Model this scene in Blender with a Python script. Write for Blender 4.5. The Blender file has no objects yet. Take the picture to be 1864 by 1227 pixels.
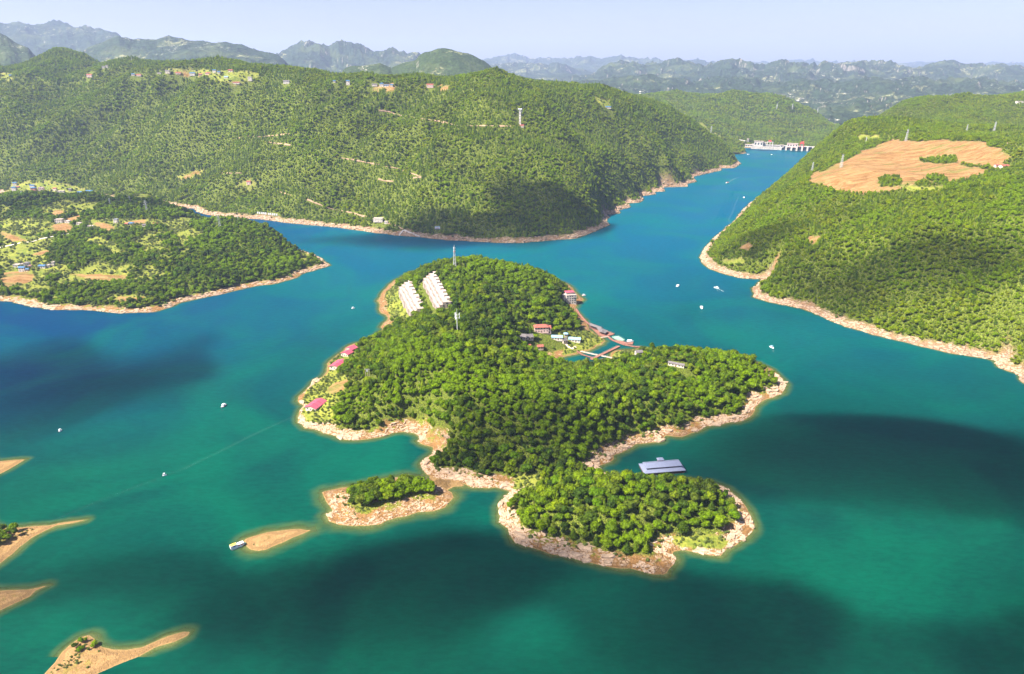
import bpy, bmesh, math, random
import numpy as np
from mathutils import Vector, Matrix

random.seed(7); RNG = np.random.default_rng(7)
scene = bpy.context.scene
COL = scene.collection

# ------------------------------------------------------------------ camera
PITCH = math.radians(21.7); CAMZ = 320.0; FPX = 1241.0; CX, CY = 932.0, 613.5
cam_d = bpy.data.cameras.new('camera'); cam = bpy.data.objects.new('camera', cam_d); COL.objects.link(cam)
cam_d.sensor_width = 36.0; cam_d.lens = FPX / 1864.0 * 36.0
cam_d.clip_start = 1.0; cam_d.clip_end = 80000.0
cam.location = (0, 0, CAMZ); cam.rotation_euler = (math.pi / 2 - PITCH, 0, 0)
scene.camera = cam

# ------------------------------------------------------------------ light
SUN_EL = math.radians(50); SUN_AZ = math.radians(244)      # azimuth measured clockwise from +Y (view direction)
TOSUN = Vector((math.sin(SUN_AZ) * math.cos(SUN_EL), math.cos(SUN_AZ) * math.cos(SUN_EL), math.sin(SUN_EL)))
world = bpy.data.worlds.new('World'); scene.world = world; world.use_nodes = True
wn = world.node_tree; wn.nodes.clear()
sky = wn.nodes.new('ShaderNodeTexSky'); sky.sky_type = 'NISHITA'; sky.sun_disc = False
sky.sun_elevation = SUN_EL; sky.sun_rotation = SUN_AZ; sky.altitude = 300; sky.air_density = 1.0; sky.dust_density = 1.2; sky.ozone_density = 2.0
bg = wn.nodes.new('ShaderNodeBackground'); bg.inputs['Strength'].default_value = 0.052
wo = wn.nodes.new('ShaderNodeOutputWorld')
tint = wn.nodes.new('ShaderNodeMix'); tint.data_type = 'RGBA'; tint.blend_type = 'MULTIPLY'; tint.inputs[0].default_value = 1.0; tint.inputs[7].default_value = (0.97, 0.86, 0.93, 1)
wn.links.new(sky.outputs[0], tint.inputs[6]); wn.links.new(tint.outputs[2], bg.inputs[0]); wn.links.new(bg.outputs[0], wo.inputs[0])
sd = bpy.data.lights.new('sun', 'SUN'); sd.energy = 5.0; sd.angle = math.radians(0.5); sd.color = (1.0, 0.95, 0.86)
sun = bpy.data.objects.new('sun', sd); COL.objects.link(sun)
sun.rotation_euler = (-TOSUN).to_track_quat('-Z', 'Y').to_euler(); sun.location = (-800, -200, 1600)
scene.view_settings.view_transform = 'Standard'; scene.view_settings.look = 'None'
scene.view_settings.exposure = 1.65; scene.view_settings.gamma = 1.0; scene.view_settings.use_curve_mapping = False
scene.render.engine = 'CYCLES'
cy = scene.cycles
cy.use_denoising = True
cy.max_bounces = 6; cy.diffuse_bounces = 2; cy.glossy_bounces = 2; cy.transmission_bounces = 2; cy.volume_bounces = 1
cy.transparent_max_bounces = 12; cy.caustics_reflective = False; cy.caustics_refractive = False
cy.use_adaptive_sampling = True; cy.adaptive_threshold = 0.02
scene.render.film_transparent = False

# ------------------------------------------------------------------ view geometry (photo pixels -> rays)
CP, SP = math.cos(PITCH), math.sin(PITCH)
def ray(px, py):
    x = (px - CX) / FPX; y = (CY - py) / FPX
    return np.array([x, CP + y * SP, -SP + y * CP])
def P(px, py, z=0.0):
    d = ray(px, py); t = (z - CAMZ) / d[2]
    return (d[0] * t, d[1] * t, z)
def PY(px, py, Y):
    d = ray(px, py); t = Y / d[1]
    return (d[0] * t, Y, CAMZ + d[2] * t)
def proj(X, Y, Z):
    Z = Z - CAMZ
    dep = Y * CP - Z * SP; up = Y * SP + Z * CP
    dep = np.maximum(dep, 1e-3)
    return CX + FPX * X / dep, CY - FPX * up / dep

def vnoise_setup():
    r = np.random.default_rng(3)
    return r.random((256, 256))
_T = vnoise_setup()
def vnoise(x, y):
    xi = np.floor(x).astype(int); yi = np.floor(y).astype(int)
    fx = x - xi; fy = y - yi
    fx = fx * fx * fx * (fx * (fx * 6 - 15) + 10); fy = fy * fy * fy * (fy * (fy * 6 - 15) + 10)
    a = _T[xi & 255, yi & 255]; b = _T[(xi + 1) & 255, yi & 255]; c = _T[xi & 255, (yi + 1) & 255]; d = _T[(xi + 1) & 255, (yi + 1) & 255]
    return (a * (1 - fx) + b * fx) * (1 - fy) + (c * (1 - fx) + d * fx) * fy
def fbm(x, y, sc, oc=4, seed=0.0, ridged=False):
    s = 0; a = 1; t = 0; x = np.asarray(x, float) / sc + 17.3 * seed + 100; y = np.asarray(y, float) / sc + 9.1 * seed + 100
    for o in range(oc):
        n = vnoise(x, y) * 2 - 1
        if ridged: n = 1 - 2 * np.abs(n)
        s = s + n * a; t += a; a *= 0.5
        x, y = (x * 0.8 - y * 0.6) * 2.03 + 5.2, (x * 0.6 + y * 0.8) * 2.03 + 1.7
    return s / t
def sstep(a, b, x):
    t = np.clip((x - a) / (b - a), 0, 1); return t * t * (3 - 2 * t)
def pip(px, py, poly):
    px = np.asarray(px, float); py = np.asarray(py, float); ins = np.zeros(px.shape, bool); n = len(poly)
    for i in range(n):
        x1, y1 = poly[i][:2]; x2, y2 = poly[(i + 1) % n][:2]
        if y1 == y2: continue
        c = ((y1 > py) != (y2 > py)) & (px < (x2 - x1) * (py - y1) / (y2 - y1) + x1)
        ins ^= c
    return ins
def segdist(px, py, segs):
    best = np.full(px.shape, 1e18)
    for (x1, y1, x2, y2) in segs:
        dx, dy = x2 - x1, y2 - y1; L = dx * dx + dy * dy + 1e-9
        t = np.clip(((px - x1) * dx + (py - y1) * dy) / L, 0, 1)
        d = (px - x1 - t * dx) ** 2 + (py - y1 - t * dy) ** 2
        np.minimum(best, d, out=best)
    return np.sqrt(best)

# ------------------------------------------------------------------ materials
def newmat(name):
    m = bpy.data.materials.new(name); m.use_nodes = True; nt = m.node_tree; nt.nodes.clear()
    o = nt.nodes.new('ShaderNodeOutputMaterial'); return m, nt, o
class N:
    """small helper for node trees"""
    def __init__(s, nt): s.nt = nt
    def n(s, typ, **kw):
        nd = s.nt.nodes.new('ShaderNode' + typ)
        for k, v in kw.items():
            if k.startswith('i_'): nd.inputs[k[2:].replace('_', ' ')].default_value = v
            else: setattr(nd, k, v)
        return nd
    def l(s, a, b): s.nt.links.new(a, b)
    def math(s, op, a, b=None, c=None, clamp=False):
        nd = s.nt.nodes.new('ShaderNodeMath'); nd.operation = op; nd.use_clamp = clamp
        for i, v in enumerate((a, b, c)):
            if v is None: continue
            if isinstance(v, (int, float)): nd.inputs[i].default_value = v
            else: s.l(v, nd.inputs[i])
        return nd.outputs[0]
    def mix(s, f, a, b):
        nd = s.nt.nodes.new('ShaderNodeMix'); nd.data_type = 'RGBA'; nd.clamp_factor = True
        for i, v in ((0, f), (6, a), (7, b)):
            if isinstance(v, (int, float)): nd.inputs[i].default_value = v
            elif isinstance(v, tuple): nd.inputs[i].default_value = (*v, 1)
            else: s.l(v, nd.inputs[i])
        return nd.outputs[2]
    def noise(s, scale, detail=3, vec=None, rough=0.55, dist=0.0):
        nd = s.nt.nodes.new('ShaderNodeTexNoise'); nd.inputs['Scale'].default_value = scale; nd.inputs['Detail'].default_value = detail
        nd.inputs['Roughness'].default_value = rough; nd.inputs['Distortion'].default_value = dist
        if vec is not None: s.l(vec, nd.inputs['Vector'])
        return nd.outputs['Fac']
    def attr(s, name):
        nd = s.nt.nodes.new('ShaderNodeAttribute'); nd.attribute_name = name; return nd.outputs['Fac']
    def ramp(s, f, stops, interp='LINEAR'):
        nd = s.nt.nodes.new('ShaderNodeValToRGB'); cr = nd.color_ramp; cr.interpolation = interp
        while len(cr.elements) < len(stops): cr.elements.new(0.5)
        for e, (p, c) in zip(cr.elements, stops):
            e.position = p; e.color = (*c, 1) if isinstance(c, tuple) else (c, c, c, 1)
        s.l(f, nd.inputs[0]); return nd.outputs[0]
    def rng(s, v, a, b, c=0.0, d=1.0):
        nd = s.nt.nodes.new('ShaderNodeMapRange'); nd.clamp = True; nd.interpolation_type = 'SMOOTHSTEP'
        s.l(v, nd.inputs[0])
        for i, x in enumerate((a, b, c, d)): nd.inputs[i + 1].default_value = x
        return nd.outputs[0]
def pos(h): return h.n('NewGeometry').outputs['Position']

def flat_mat(name, col, rough=0.8, var=0.15, scale=0.6, metallic=0.0, bump=0.0, spec=0.3):
    m, nt, o = newmat(name); h = N(nt)
    b = h.n('BsdfPrincipled'); b.inputs['Roughness'].default_value = rough; b.inputs['Metallic'].default_value = metallic
    b.inputs['Specular IOR Level'].default_value = spec
    tc = h.n('TexCoord').outputs['Object']
    f = h.noise(scale, 4, tc)
    dark = tuple(c * (1 - var * 1.6) for c in col); lite = tuple(min(1, c * (1 + var)) for c in col)
    h.l(h.mix(h.rng(f, 0.3, 0.7), dark, lite), b.inputs['Base Color'])
    if bump:
        bp = h.n('Bump'); bp.inputs['Strength'].default_value = bump; bp.inputs['Distance'].default_value = 0.2
        h.l(h.noise(scale * 4, 3, tc), bp.inputs['Height']); h.l(bp.outputs[0], b.inputs['Normal'])
    h.l(b.outputs[0], o.inputs[0]); return m

def ground_mat(name, rockc=(0.37, 0.245, 0.145), soilc=(0.28, 0.145, 0.050), grassc=(0.17, 0.185, 0.02), rockamt=0.5, grassamt=0.5, fs=1.0, floor=(0.075, 0.092, 0.010)):
    m, nt, o = newmat(name); h = N(nt); p = pos(h)
    b = h.n('BsdfPrincipled'); b.inputs['Roughness'].default_value = 0.9; b.inputs['Specular IOR Level'].default_value = 0.15
    sep = h.n('SeparateXYZ'); h.l(p, sep.inputs[0]); z = sep.outputs[2]
    n1 = h.noise(0.05 / fs, 5, p, 0.6, 0.4); n2 = h.noise(0.25 / fs, 5, p, 0.65, 0.8); n3 = h.noise(1.1 / fs, 4, p, 0.6)
    vo = h.n('TexVoronoi'); vo.inputs['Scale'].default_value = 0.28 / fs; vo.feature = 'DISTANCE_TO_EDGE'
    wv = h.n('VectorMath', operation='ADD'); h.l(p, wv.inputs[0])
    nn = h.nt.nodes.new('ShaderNodeTexNoise'); nn.inputs['Scale'].default_value = 0.2 / fs; h.l(p, nn.inputs['Vector'])
    sc = h.n('VectorMath', operation='SCALE'); h.l(nn.outputs['Color'], sc.inputs[0]); sc.inputs['Scale'].default_value = 6 * fs; h.l(sc.outputs[0], wv.inputs[1])
    h.l(wv.outputs[0], vo.inputs['Vector'])
    crack = h.rng(vo.outputs['Distance'], 0.0, 0.10)
    soil = h.mix(h.rng(n3, 0.3, 0.7), tuple(c * 0.72 for c in soilc), tuple(min(1, c * 1.2) for c in soilc))
    rock = h.mix(h.rng(n2, 0.35, 0.7), tuple(c * 0.8 for c in rockc), tuple(min(1, c * 1.15) for c in rockc))
    rock = h.mix(crack, tuple(c * 0.55 for c in soilc), rock)
    isrock = h.rng(h.math('ADD', h.math('MULTIPLY', n2, 0.6), h.math('MULTIPLY', n1, 0.4)), 0.62 - 0.28 * rockamt, 0.70 - 0.28 * rockamt)
    beach = h.mix(isrock, soil, rock)
    sh = h.attr('shore')
    zz = h.math('ADD', h.math('MULTIPLY', z, 5.5 / fs), h.math('MULTIPLY', n2, 4.0))
    strand = h.rng(h.math('SINE', zz), 0.2, 0.95)
    beach = h.mix(h.math('MULTIPLY', strand, 0.45), beach, tuple(c * 0.55 for c in soilc))
    beach = h.mix(h.math('MULTIPLY', h.rng(z, 0.2, 0.9, 1, 0), 0.6), beach, tuple(c * 0.5 for c in soilc))
    gr = h.mix(h.rng(n3, 0.3, 0.7), tuple(c * 0.6 for c in grassc), tuple(c * 1.25 for c in grassc))
    isg = h.rng(h.math('ADD', h.math('MULTIPLY', h.noise(0.11 / fs, 5, p, 0.7), 1.0), h.math('MULTIPLY', h.rng(sh, 2, 26), 0.16)), 0.70 - 0.25 * grassamt, 0.78 - 0.25 * grassamt)
    isg = h.math('MULTIPLY', isg, h.rng(z, 0.6, 2.2))
    c = h.mix(isg, beach, gr)
    # forest floor
    c = h.mix(h.attr('wood'), c, h.mix(h.rng(n3, 0.35, 0.65), tuple(x * 0.35 for x in floor), tuple(x * 2.3 for x in floor)))
    # open ground
    meadow = h.mix(h.rng(h.math('ADD', h.math('MULTIPLY', n1, 0.5), h.math('MULTIPLY', n2, 0.5)), 0.35, 0.65), (0.10, 0.14, 0.015), (0.28, 0.28, 0.040))
    c = h.mix(h.attr('meadow'), c, meadow)
    st = h.n('TexWave', wave_type='BANDS', bands_direction='DIAGONAL'); st.inputs['Scale'].default_value = 0.045; st.inputs['Distortion'].default_value = 6; st.inputs['Detail'].default_value = 4
    h.l(p, st.inputs['Vector'])
    mp = h.n('Mapping'); mp.inputs['Scale'].default_value = (0.35, 1.6, 1); h.l(p, mp.inputs['Vector'])
    n5 = h.noise(0.075, 7, mp.outputs[0], 0.78, 0.6)
    fs1 = h.mix(h.rng(n5, 0.38, 0.62), (0.20, 0.095, 0.028), (0.37, 0.215, 0.085))
    fs1 = h.mix(h.math('MULTIPLY', h.rng(n3, 0.62, 0.75), 0.5), fs1, (0.16, 0.2, 0.03))
    fs1 = h.mix(h.math('MULTIPLY', h.rng(h.noise(0.02, 5, mp.outputs[0], 0.7), 0.53, 0.60), 0.7), fs1, (0.13, 0.15, 0.03))
    fs1 = h.mix(h.math('MULTIPLY', h.rng(st.outputs['Fac'], 0.0, 0.25, 1, 0), 0.35), fs1, (0.3, 0.18, 0.07))
    c = h.mix(h.attr('soil'), c, fs1)
    c = h.mix(h.attr('road'), c, (0.5, 0.4, 0.3))
    c = h.mix(h.rng(z, -0.1, 0.35, 1, 0), c, h.mix(n2, (0.30, 0.17, 0.06), (0.42, 0.27, 0.11)))
    h.l(c, b.inputs['Base Color'])
    bp = h.n('Bump'); bp.inputs['Strength'].default_value = 0.9; bp.inputs['Distance'].default_value = 1.2 * fs
    h.l(h.math('ADD', h.math('MULTIPLY', n2, 1.0), h.math('MULTIPLY', crack, 0.35)), bp.inputs['Height']); h.l(bp.outputs[0], b.inputs['Normal'])
    h.l(b.outputs[0], o.inputs[0]); return m

def link(name, me, parent=None, mat=None, kind=None):
    o = bpy.data.objects.new(name, me); COL.objects.link(o)
    if parent is not None: o.parent = parent
    if mat is not None: me.materials.append(mat)
    if kind: o['kind'] = kind
    return o
def npmesh(name, verts, faces, smooth=True, attrs=None):
    me = bpy.data.meshes.new(name); n = len(verts); me.vertices.add(n); me.vertices.foreach_set('co', np.asarray(verts, np.float32).ravel())
    faces = np.asarray(faces, np.int32)
    if len(faces):
        k = faces.shape[1]; me.loops.add(faces.size); me.loops.foreach_set('vertex_index', faces.ravel())
        me.polygons.add(len(faces)); me.polygons.foreach_set('loop_start', np.arange(0, faces.size, k, dtype=np.int32))
        me.polygons.foreach_set('loop_total', np.full(len(faces), k, np.int32))
        me.polygons.foreach_set('use_smooth', np.full(len(faces), smooth))
    for a, v in (attrs or {}).items():
        at = me.attributes.new(a, 'FLOAT', 'POINT'); at.data.foreach_set('value', np.asarray(v, np.float32).ravel())
    me.update(); me.validate(); return me
def grid_faces(ny, nx, keep=None):
    i = np.arange(ny * nx).reshape(ny, nx)
    f = np.stack([i[:-1, :-1], i[:-1, 1:], i[1:, 1:], i[1:, :-1]], -1).reshape(-1, 4)
    if keep is not None:
        k = keep.ravel(); f = f[k[f].any(1)]
    return f
def compact(V, F, attrs):
    used = np.unique(F); re = np.zeros(len(V), int); re[used] = np.arange(len(used))
    return V[used], re[F], {a: v.ravel()[used] for a, v in attrs.items()}

# ------------------------------------------------------------------ land masses
class Land:
    def __init__(s, name, coast, ctrl, res, openw=(), beach=8.0, bslope=0.18, tz=3.0, namp=3.0, nsc=60, ridge=0.0, rsc=250, under=0.5, jag=1.0, treez=None, bbox=None, extra=(), crest=0, spur=0.0):
        s.name = name; s.res = res; s.beach = beach
        cw = [P(*q)[:2] for q in coast]
        # densify the coast and give it a natural, uneven edge
        pts = []
        closed = len(openw) == 0
        m = len(cw) if closed else len(cw) - 1
        for i in range(m):
            a = np.array(cw[i]); b = np.array(cw[(i + 1) % len(cw)]); L = np.linalg.norm(b - a); k = max(1, int(L / 6))
            nrm = np.array([b[1] - a[1], a[0] - b[0]]) / max(L, 1e-6)
            for j in range(k):
                q = a + (b - a) * j / k
                off = fbm(q[0], q[1], 14, 3, 2.2) * jag * 3.0 + fbm(q[0], q[1], 4.5, 2, 5.2) * jag * 1.2
                pts.append(q + nrm * float(off))
        if not closed: pts.append(np.array(cw[-1]))
        s.coast = pts
        n = len(pts); segs = [(pts[i][0], pts[i][1], pts[(i + 1) % n][0], pts[(i + 1) % n][1]) for i in range(n if closed else n - 1)]
        s.segs = segs
        s.poly = [tuple(q) for q in pts] + [tuple(q) for q in openw]
        C = [(x, y, 0.0) for x, y in pts[::max(1, int(4 if n > 200 else 2))]]
        for c in ctrl:
            C.append(PY(c[1], c[2], c[3]) if c[0] == 'y' else (c[1], c[2], c[3]) if c[0] == 'w' else P(*c))
        C = np.array(C, float)
        s.C = C
        D = np.hypot(C[:, None, 0] - C[None, :, 0], C[:, None, 1] - C[None, :, 1])
        A = np.zeros((len(C) + 1, len(C) + 1)); A[:-1, :-1] = s.k(D) - np.eye(len(C)) * 2.0; A[-1, :-1] = 1; A[:-1, -1] = 1
        s.w = np.linalg.solve(A, np.append(C[:, 2], 0))
        allp = np.array(s.poly)
        if bbox is None:
            x0, y0 = allp.min(0) - 40; x1, y1 = allp.max(0) + 40
        else: x0, x1, y0, y1 = bbox
        s.x0, s.y0 = x0, y0
        s.nx = int((x1 - x0) / res) + 2; s.ny = int((y1 - y0) / res) + 2
        xs = x0 + np.arange(s.nx) * res; ys = y0 + np.arange(s.ny) * res
        X, Y = np.meshgrid(xs, ys); s.X, s.Y = X, Y
        ins = pip(X, Y, s.poly)
        d = segdist(X, Y, segs); s.d = np.where(ins, d, -d)
        H = np.zeros(X.shape)
        fl = H.ravel(); xf, yf = X.ravel(), Y.ravel()
        for a in range(0, len(fl), 20000):
            e = slice(a, a + 20000)
            fl[e] = s.k(np.hypot(xf[e, None] - C[None, :, 0], yf[e, None] - C[None, :, 1])) @ s.w[:-1] + s.w[-1]
        H = fl.reshape(X.shape)
        dd = np.maximum(s.d, 0)
        t = sstep(0, 30, dd)
        base = np.where(dd < beach, dd * bslope, beach * bslope + (dd - beach) * bslope * 0.5)
        base = np.minimum(base, 7.0)
        H = np.maximum(H, 0) * t
        H = np.maximum(H, base)
        damp = sstep(beach * 0.5, beach + 60, dd)
        if crest:
            cr = np.array([PY(c[1], c[2], c[3])[:2] for c in ctrl[:crest]])
            dc = segdist(X, Y, [(cr[i][0], cr[i][1], cr[i + 1][0], cr[i + 1][1]) for i in range(len(cr) - 1)])
            damp = damp * (0.12 + 0.88 * sstep(10, 170, dc))
        if spur:
            u = X * 0.80 - Y * 0.60; w_ = X * 0.60 + Y * 0.80      # spurs run down the slope towards the lake
            sp = 1 - 2 * np.abs(vnoise(u / 210 + fbm(X, Y, 400, 2, 14) * 0.6 + 40, w_ / 900 + 20) * 2 - 1)
            sp = sp + 0.5 * (1 - 2 * np.abs(vnoise(u / 95 + 11, w_ / 420 + 7) * 2 - 1))
            H += sp * spur * damp * sstep(20, 260, dd)
        H += fbm(X, Y, nsc, 4, 1.0) * namp * damp
        if ridge: H += (fbm(X, Y, rsc, 5, 4.0, True) - 0.15) * ridge * damp
        H += (fbm(X, Y, 7, 3, 6.0) * 0.55 + 0.1) * np.clip(dd / 3, 0, 1) * (res < 5)
        for fn in extra: H = fn(s, X, Y, H)
        H = np.maximum(H, base * 0.7)
        H = np.where(s.d >= 0, H, np.maximum(s.d * under, -14))
        s.H = H; s.A = {k: np.zeros(X.shape) for k in ('wood', 'meadow', 'soil', 'road')}
    @staticmethod
    def k(r): return np.sqrt(r * r + 64.0)
    def z(s, x, y, arr=None):
        arr = s.H if arr is None else arr
        fx = np.clip((np.asarray(x, float) - s.x0) / s.res, 0, s.nx - 1.001); fy = np.clip((np.asarray(y, float) - s.y0) / s.res, 0, s.ny - 1.001)
        i = fy.astype(int); j = fx.astype(int); u = fx - j; v = fy - i
        return (arr[i, j] * (1 - u) + arr[i, j + 1] * u) * (1 - v) + (arr[i + 1, j] * (1 - u) + arr[i + 1, j + 1] * u) * v
    def inside(s, x, y):
        return (x > s.x0) & (y > s.y0) & (x < s.x0 + s.res * (s.nx - 1)) & (y < s.y0 + s.res * (s.ny - 1))
    def hit(s, px, py):
        d = ray(px, py); tt = np.arange(300, 4200, 1.0)
        x, y, z = d[0] * tt, d[1] * tt, CAMZ + d[2] * tt
        k = s.inside(x, y) & (z < np.where(s.inside(x, y), s.z(x, y), -99))
        i = int(np.argmax(k))
        if not k.any():
            return Vector(P(px, py))
        return Vector((x[i], y[i], float(s.z(x[i], y[i]))))
    def paint(s, attr, poly, v=1.0, rng=None, soft=0.0):
        px, py = proj(s.X, s.Y, s.H); jx = 9.0 if s.res > 4 else 4.0
        px = px + fbm(s.X, s.Y, 30, 4, 41) * jx; py = py + fbm(s.X, s.Y, 30, 4, 42) * jx * 0.45
        m = pip(px, py, poly) & (s.d > 2)
        if rng: m &= (s.Y > rng[0]) & (s.Y < rng[1])
        s.A[attr][m] = v
        return m
    def finish(s, mat, cut=-26):
        V = np.stack([s.X, s.Y, s.H], -1).reshape(-1, 3)
        edge = sstep(s.beach * 0.8, s.beach * 1.15, s.d + fbm(s.X, s.Y, 18, 3, 8) * s.beach * 0.5)
        s.A['wood'] = edge * (1 - np.clip(s.A['meadow'] + s.A['soil'], 0, 1))
        at = dict(s.A); at['shore'] = s.d
        poly_in = pip(s.X, s.Y, s.poly)
        keep = (s.d > cut) & (poly_in | (s.d > cut))
        if len(s.poly) > len(s.coast): keep = poly_in | (np.abs(s.d) < -cut)
        F = grid_faces(s.ny, s.nx, keep)
        V, F, at = compact(V, F, at)
        return link(s.name, npmesh(s.name, V, F, True, at), None, mat, 'structure')

ISL = [(686.6,550),(691,542.7),(690,564.7),(699,573.5),(706,578),(696,594),(699,600),(690,603),(666,619.5),(650,624.5),(631,632),(610,649),(597,662),(588,686),(582,688),(566,698),(556,709.5),(542,722),(543,730),(552,738),(546,745.5),(542,754.5),(543,769),(559,778),(579,785),(605,794.5),(628,802),(656.5,802),(674.5,799),(695,796),(716,789),(736,786),(752,789),(763,796),(756,805),(767,810),(786.5,814),(787,824),(773.6,833),(763,844),(766.6,852.6),(779,861.5),(786,868),(800,873),(822,876),(837,880),(857,884.5),(889,886),(917,890),(933,896),(920.6,906),(906,921.6),(904.7,932),(908,950),(920.6,964),(938,985),(952.5,994),(988,1005),(1023,1012),(1058.7,1021),(1094,1029.6),(1129.5,1035.7),(1165,1040),(1212.7,1046),(1230.4,1028),(1232,1017),(1223,1005),(1243,1001),(1264,1004),(1292.4,1010),(1313.6,1012),(1328,999.5),(1349,983.6),(1374,967.7),(1377,953.5),(1363,936),(1356,920),(1345,905),(1325,890),(1295,878),(1250,872),(1200,872),(1140,868),(1095,860),(1085,852),(1094,848),(1110,842.7),(1121,836),(1119.6,830.7),(1134,825),(1147.8,818.6),(1158.5,809),(1180,806.5),(1201,802.5),(1212,791.8),(1239,795),(1271,786.4),(1287,777),(1308.7,773),(1341,767.6),(1362,759.6),(1374,747.5),(1377,736.8),(1389,728.8),(1413,720.7),(1429,712.7),(1434.8,700.6),(1424,690),(1405,672),(1380,660),(1330,650),(1280,642),(1230,639),(1190,636),(1168,632.5),(1150,636),(1129,636.5),(1119.5,638),(1112.5,642),(1110,650),(1095,660),(1060,663),(1025,660),(1002,655),(1017.6,651),(1031.6,646.5),(1052.5,645),(1059.5,641),(1073,638),(1080,632.5),(1094,627),(1101,621),(1096,614),(1084.6,607),(1074,600),(1071,592),(1062,581),(1053,572),(1046,562),(1054,553),(1061,543),(1051,535),(1046,529),(1030,516),(1000,504),(950,492),(900,485),(850,482),(800,484),(750,494),(715,512),(699,530)]
ISL_C = [(850,478,60),(900,482,56),(940,490,47),(988,508,34),(805,484,52),(765,502,35),(725,527,15),(780,540,38),(740,560,20),(705,573,4),(870,540,55),(930,550,42),(990,560,28),(1035,560,9),(1060,605,4),
 (830,592,50),(760,612,38),(700,632,16),(900,610,42),(665,660,18),(960,622,17),(1020,632,6),(625,680,9),(680,690,28),(760,680,42),(840,670,50),(920,680,42),(990,690,28),(1060,690,16),(1120,678,12),(1180,662,18),(1240,648,20),(1300,656,20),(1350,670,15),(1395,690,7),
 (640,740,11),(580,740,5),(720,740,28),(800,740,36),(900,740,40),(1000,740,36),(1100,740,28),(1200,730,20),(1300,730,12),(1180,772,10),(1250,762,9),(850,800,17),(950,800,22),(1050,790,18),(900,840,6),(1000,840,9),(1070,825,8),
 (1150,885,19),(1080,885,17),(1240,888,16),(1010,905,9),(1100,930,15),(1200,935,13),(1300,920,7),(1150,975,6),(960,930,4),(1020,960,5),(1255,965,4),(940,880,1.5),(1000,870,3),(1120,985,5.5),(1060,985,4),(860,872,2),(670,785,3),(600,775,3)]
isl = Land('island_ground', ISL, ISL_C, 2.2, beach=13, bslope=0.22, namp=2.5, nsc=45, ridge=3.0, rsc=120, under=0.28)

B_ = [(587,896.7),(605,890.7),(624.5,886),(648.7,883),(670,880),(685,876),(703,873.3),(716,870),(740,868),(762,869),(782,874),(796,883.5),(810,889.5),(820,896.7),(823.7,905),(815,915),(808,922),(786,929),(762,933.7),(738,936.6),(721,939.5),(702,947.4),(692,954.7),(665.6,957),(641,958),(617,956),(600,948.6),(598,937.8),(606.4,929.3),(598,923.3),(593,916),(588,907.6)]
islet = Land('rocky_islet_ground', B_, [(640,900,3.5),(700,895,6),(760,890,6),(660,930,3.5),(730,920,4),(790,905,3)], 1.3, beach=16, bslope=0.16, namp=0.8, nsc=15, under=0.22)
C_ = [(444.7,984.6),(448,980.5),(461,976.4),(474,972),(487.5,968),(505.8,965.5),(528.6,963),(546.8,962.7),(558.7,965.5),(568,964),(551,971),(533,977.8),(514.9,987.4),(496.6,995.6),(483,1001),(469,1003),(455.6,1001.5),(448,995.6),(446.5,990)]
sandbar = Land('sand_islet_ground', C_, [(480,985,2.6),(510,975,2.4),(535,968,1.6),(462,990,1.6)], 1.1, beach=6, bslope=0.16, namp=0.3, nsc=9, under=0.22, jag=0.35)
D1 = [(-60,838),(0,839.5),(25,837),(46.5,836),(33,845),(13,856.5),(0,862.5),(-60,885)]
D2 = [(-60,945),(0,962),(38,959.4),(66,957),(89.6,956),(109.5,951),(133,947.8),(157.6,945.4),(133,952.7),(103,957.7),(83,966),(60,979),(36.5,996),(23,1009),(0,1025),(-60,1070)]
D3 = [(-60,1076),(0,1075.5),(20,1074),(50,1073),(66,1069.5),(89.6,1066),(66,1075.5),(53,1087),(30,1097),(0,1112.7),(-60,1145)]
D4 = [(50,1270),(80,1227),(99.5,1206.6),(111,1186.7),(126,1173.4),(146,1160),(162.6,1155.8),(174,1162),(179,1172),(186,1178.4),(205.7,1182.4),(232,1181.7),(259,1177.7),(282,1168.4),(305,1157.8),(335,1148.5),(348,1150),(342,1158.5),(318.6,1168.4),(282,1178.4),(252,1195),(212,1211.6),(176,1227),(120,1262)]
spit1 = Land('sand_spit_ground', D1, [(0,850,2.0)], 1.6, beach=6, bslope=0.16, namp=0.3, nsc=9, under=0.3, jag=0.35)
spit2 = Land('sand_spit_ground', D2, [(60,966,2.2),(20,985,4),(-30,995,7),(0,975,4),(110,954,0.8)], 1.3, beach=6, bslope=0.16, namp=0.3, nsc=9, under=0.3, jag=0.35)
spit3 = Land('sand_spit_ground', D3, [(20,1085,2.2),(0,1090,2.6)], 1.3, beach=6, bslope=0.16, namp=0.3, nsc=9, under=0.3, jag=0.35)
spit4 = Land('sand_spit_ground', D4, [(140,1200,4),(160,1180,2.6),(220,1195,2.4),(280,1178,1.4),(330,1156,1.0),(110,1240,4),(180,1210,2.6)], 1.1, beach=5, bslope=0.16, namp=0.3, nsc=9, under=0.3, jag=0.35)
BAR = [(780,866),(798,860),(842,876),(845,884),(826,886),(812,893),(796,886),(784,876)]
bar = Land('sand_bar_ground', BAR, [], 1.2, beach=30, bslope=0.02, namp=0.1, nsc=9, under=0.12, jag=0.4)

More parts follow.
